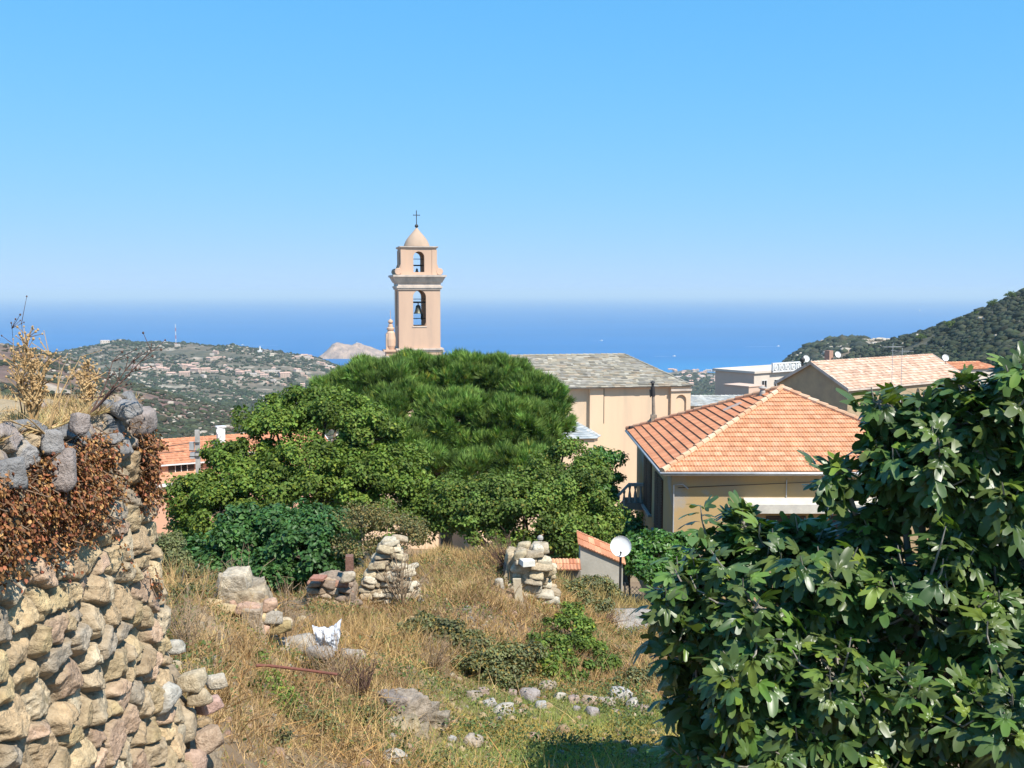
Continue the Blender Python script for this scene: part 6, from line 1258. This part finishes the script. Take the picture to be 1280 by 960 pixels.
def add_house(p, rz, kind, label, group, scale=1.0, name='village_house'):
    while len(protos) <= kind: protos.append(None)
    specs = [(13, 9, 6, (1, 1, 1), False, False, 2), (18, 9, 6, (1.05, 1.05, 1.05), False, False, 2), (10, 9, 5.5, (1.12, 1.2, 1.25), False, True, 2), (22, 10, 9, (.98, .92, .9), False, False, 3), (14, 9, 6.5, (1.2, 1.3, 1.35), True, False, 2), (9, 8, 4, (.92, .85, .8), False, True, 1)]
    if protos[kind] is None:
        t = thing(name, label, 'house', (0, 0, 0), group); wb, rb, ob = mini_house(*specs[kind]); wb.build('wall', M_vw, t, local=True); rb.build('roof', M_vr, t, local=True); ob.build('windows', M_dark, t, local=True); protos[kind] = t
    else:
        src = protos[kind]; t = src.copy(); COL.objects.link(t); t.name = name
        for c_ in src.children: d_ = c_.copy(); COL.objects.link(d_); d_.parent = t
    t.location = p; t.rotation_euler = (0, 0, rz); t.scale = (scale,) * 3; setp(t, label, 'house', group); return t
rr = random.Random(12)
KN = ['tiny gabled house', 'tiny long gabled house', 'tiny pale hip roofed house', 'tiny three storey block', 'tiny flat roofed house', 'tiny low cottage']
def zone(px, py):
    if px > 396: return 'in the last far hamlet nearest the island'
    if py < 452 and px > 360: return 'in the high hamlet on the far ridge'
    if py < 454: return 'in the upper rows of the far village, above its main street'
    if py > 472: return 'alone on the slope below the far village'
    return ('at the left end' if px < 216 else 'left of centre' if px < 262 else 'in the middle' if px < 310 else 'right of centre' if px < 346 else 'at the right end') + ' of the far village row'
for nm, n_r, bx_, szr, wh in (('ridge_rocks', 2600, (-.5, .1, 1200, 2500), (1, 3.2), 'far ridge and its slope'), ('hillside_rocks', 1500, (-.6, -.15, 380, 1000), (.5, 1.8), 'brown slope behind the left wall'), ('headland_rocks', 2600, (.24, .42, 1000, 1500), (.9, 3.4), 'rocky headland left of the dark hill'), ('hill_rocks', 700, (.34, .6, 300, 900), (.5, 1.6), 'steep dark hill at the right edge')):
    ps, sz_ = scatter_scrub(n_r, *bx_, *szr, 300 + n_r, .08); ps[:, 2] += sz_ * .25; r = np.random.default_rng(n_r)
    setp(inst(nm, *STN[n_r % 8], ps, np.tile(np.eye(3), (len(ps), 1, 1)), np.stack([sz_ * 1.3, sz_, sz_ * .7], 1), M_isle_rock, np.array((.52, .45, .36)) * r.uniform(.7, 1.15, (len(ps), 1))), 'pale rocks scattered on the ' + wh, 'rocks', None, 'stuff')
VL = [(168, 460), (173, 459), (180, 462), (186, 462), (192, 462), (197, 461), (203, 463), (209, 463), (213, 462), (183, 458), (190, 458), (199, 459), (223, 457), (229, 458), (235, 461), (240, 462), (243, 457), (248, 456), (245, 466), (252, 465), (257, 466), (262, 466), (268, 467), (274, 467), (279, 466), (284, 462), (290, 463), (281, 458), (262, 450), (268, 449), (274, 449), (281, 447), (265, 444), (270, 443), (288, 450), (298, 466), (303, 466), (308, 466), (300, 470), (311, 466), (318, 470), (322, 467), (327, 469), (331, 472), (333, 466), (338, 466), (342, 463), (346, 466), (350, 465), (351, 471), (356, 471), (362, 468), (369, 465), (374, 465), (378, 469), (382, 471), (386, 474), (376, 446), (380, 447), (384, 448), (387, 447), (390, 449), (371, 448), (366, 449), (398, 455), (403, 457), (407, 458), (412, 459), (417, 460), (409, 462), (334, 480), (355, 483), (341, 478), (320, 476), (230, 470), (255, 472), (378, 482), (300, 475), (175, 468), (215, 470)]
for k, (px, py) in enumerate(VL):
    p = hit(px + rr.uniform(-1, 1), py + rr.uniform(-.7, .7), 900, 3400); kd = rr.choice([0, 0, 1, 2, 2, 3, 4, 5]); add_house(p, rr.uniform(-.6, .6), kd, KN[kd] + ' ' + zone(px, py), 'houses of the far hillside village', rr.uniform(.55, .85))
for k in range(85):
    px, py = rr.uniform(838, 960), 462.5 + abs(rr.gauss(0, 12)) * .9
    p = hit(px, min(py, 497), 1300, 3200); kd = rr.choice([0, 1, 2, 2, 4, 4, 5]); add_house(p, rr.uniform(-.7, .7), kd, KN[kd] + ' on the coastal plain,' + (' at the shore' if py < 466 else ' inland') + (' by the church roof' if px < 880 else ' by the white block' if px > 920 else ' midway'), 'houses on the coastal plain', rr.uniform(.7, 1.1))
p = hit(131, 430.5, 1200, 3000); q = add_house(p, .5, 4, 'white lone building on the shoulder of the far left hill', None, 1.3, 'hilltop_house')
p = hit(222, 433, 1200, 3000); p.z += 0; add_house(p, 0, 4, 'small white hut at the foot of the tall mast on the ridge', None, .7, 'mast_hut')
for px, py, lb in ((24, 433, 'white house on the skyline of the brown hill at far left'), (31, 435.5, 'cream house just below the skyline of the brown hill at far left')): p = hit(px, py, 500, 1500); add_house(p, .4, 2, lb, None, .45, 'hill_house')
p = hit(220, 433, 1200, 3000); zt = P(220, 405, p.y).z; t = thing('radio_mast', 'tall thin red and white lattice mast on the far ridge', 'mast', p); 
for k in range(6):
    mb = MB(); a_, b__ = p.z + (zt - p.z) * k / 6, p.z + (zt - p.z) * (k + 1) / 6
    for j in range(3): an = j * 2.094; mb.tube([(p.x + math.cos(an) * .7, p.y + math.sin(an) * .7, a_), (p.x + math.cos(an) * .7, p.y + math.sin(an) * .7, b__)], .22, 4)
    for q in range(6):
        za = a_ + (b__ - a_) * q / 6; an = (q % 3) * 2.094; an2 = an + 2.094; mb.tube([(p.x + math.cos(an) * .7, p.y + math.sin(an) * .7, za), (p.x + math.cos(an2) * .7, p.y + math.sin(an2) * .7, za + (b__ - a_) / 6)], .12, 3)
    mb.build('mast_section', M_white if k % 2 else mat('mast_red' , (.5, .14, .10), rough=.7) if 'mast_red' not in bpy.data.materials else bpy.data.materials['mast_red'], t)
p = hit(325, 440, 1200, 3000); zt = P(325, 432.5, p.y).z; t = thing('signal_tower', 'small white tower on the crest of the far ridge near the sailing wake', 'tower', p); mb = MB(); mb.tube([p, Vector((p.x, p.y, zt))], [2.2, 1.2], 8); mb.build('shaft', M_white, t); mb = MB(); mb.cbox(p, 9, 7, 3.5); mb.build('hut', M_white, t)
p = P(447, 431, 3560); t = thing('lighthouse', 'tiny white lighthouse on the rocky island', 'lighthouse', p); mb = MB(); mb.cbox((p.x, p.y, p.z - 4), 14, 8, 7); mb.build('keeper_house', M_white, t); mb = MB(); mb.tube([(p.x - 3, p.y, p.z), (p.x - 3, p.y, p.z + 9)], [2.2, 1.7], 10); mb.build('tower', M_white, t); mb = MB(); mb.lathe((p.x - 3, p.y, p.z + 9), [(1.3, 0), (1.3, 2), (.01, 3.4)], 10); mb.build('lantern', M_iron, t)
M_foam = mat('sea_foam', (.55, .66, .80), (.30, .46, .68), scale=.05, rough=.7)
def boat(px, py, lb, wl, ang, s=1.0, sail=False):
    d = P(px, py, 1.0); Y = SEA_Z / d.z; p = Vector((d.x * Y, Y, SEA_Z)); t = thing('boat', lb, 'boat', p); u_ = Vector((math.cos(ang), math.sin(ang), 0)); v_ = Vector((-u_.y, u_.x, 0)); Lh, Bw = 9 * s, 3 * s; Z = Vector((0, 0, 1))
    mb = MB(); dk = [p + u_ * a_ * Lh + v_ * b__ * Bw for a_, b__ in ((-.5, -.45), (.15, -.5), (.5, 0), (.15, .5), (-.5, .45))]; kl = [p + u_ * a_ * Lh + v_ * b__ * Bw - Z * .3 for a_, b__ in ((-.48, -.3), (.1, -.35), (.38, 0), (.1, .35), (-.48, .3))]
    mb.add(kl + [q + Z * 1.3 * s for q in dk], [(4, 3, 2, 1, 0), (5, 6, 7, 8, 9)] + [(i, (i + 1) % 5, 5 + (i + 1) % 5, 5 + i) for i in range(5)]); mb.build('hull', M_white, t)
    mb = MB()
    if sail: mb.tube([p + Z, p + Z * 13 * s], .12 * s, 5); mb.add([p + Z * 2 * s, p + Z * 12.5 * s, p - u_ * 4.2 * s + Z * 2 * s, p + Z * 2 * s + v_ * .1, p + Z * 12.5 * s + v_ * .1, p - u_ * 4.2 * s + Z * 2 * s + v_ * .1], [(0, 1, 2), (5, 4, 3), (0, 2, 5, 3), (1, 4, 5, 2), (0, 3, 4, 1)]); mb.build('sail', M_white, t)
    else: mb.cbox(p + u_ * .3 + Z * 1.32 * s, 3 * s, 2 * s, 1.3 * s, ang); mb.build('cabin', M_white, t)
    if wl:
        mb = MB(); a_ = p - u_ * Lh * .4 + Z * .25; e = p - u_ * wl + Z * .25; pts = []; k = 24
        for i in range(k + 1):
            f = i / k; w_ = (1.0 + 4 * f) * s * (1 - .6 * f * f); j = rr.uniform(.7, 1.2); c_ = a_.lerp(e, f); pts += [c_ - v_ * w_ * j, c_ + v_ * w_ * j]
        mb.add(pts, [(2 * i, 2 * i + 2, 2 * i + 3, 2 * i + 1) for i in range(k)]); mb.build('wake', M_foam, t)
boat(973, 433, 'motor boat with a white wake below the horizon at right', 150, .25, 1.6); boat(843, 445.5, 'boat with a short wake nearest the coast beyond the church roof', 70, -.02, 1.5); boat(303, 431.5, 'boat with a long white wake beyond the village ridge', 150, 3.1, 1.6); boat(661, 447.5, 'small sailing boat over the left end of the church roof', 0, .3, 1.1, True)
boat(752, 426, 'tiny motor boat in open water above the church roof ridge', 60, .1, 1.6); boat(1150, 389, 'faraway pale boat near the top right of the sea', 0, .4, 3.0, True)
# pines on the crest of the right hill
for k, (px, py, s) in enumerate([(1187, 411, 3.2), (1240, 385, 3.4), (1262, 374, 3.0), (1150, 425, 2.6), (1222, 394, 2.2)]):
    p = hit(px, py + 3, 300, 1200); rr2 = rng.uniform(.8, 1.2); L_ = [(Vector((p.x + dx * s, p.y + dy * s, p.z + s * (1.2 + dz))), (s * .8, s * .8, s * .5)) for dx, dy, dz in ((-.5, 0, 0), (.5, .2, .1), (0, -.3, .4))]
    tree('crest_tree', ['lone round tree on the skyline of the dark hill', 'tree high on the dark hill skyline near the right edge', 'topmost tree on the dark hill at the right edge', 'small tree low on the dark hill skyline', 'low tree between the lone round one and the right edge'][k], 'tree', p, L_, 900, s * .35, s * .22, M_mid, M_bark, s * .06, seed=200 + k)
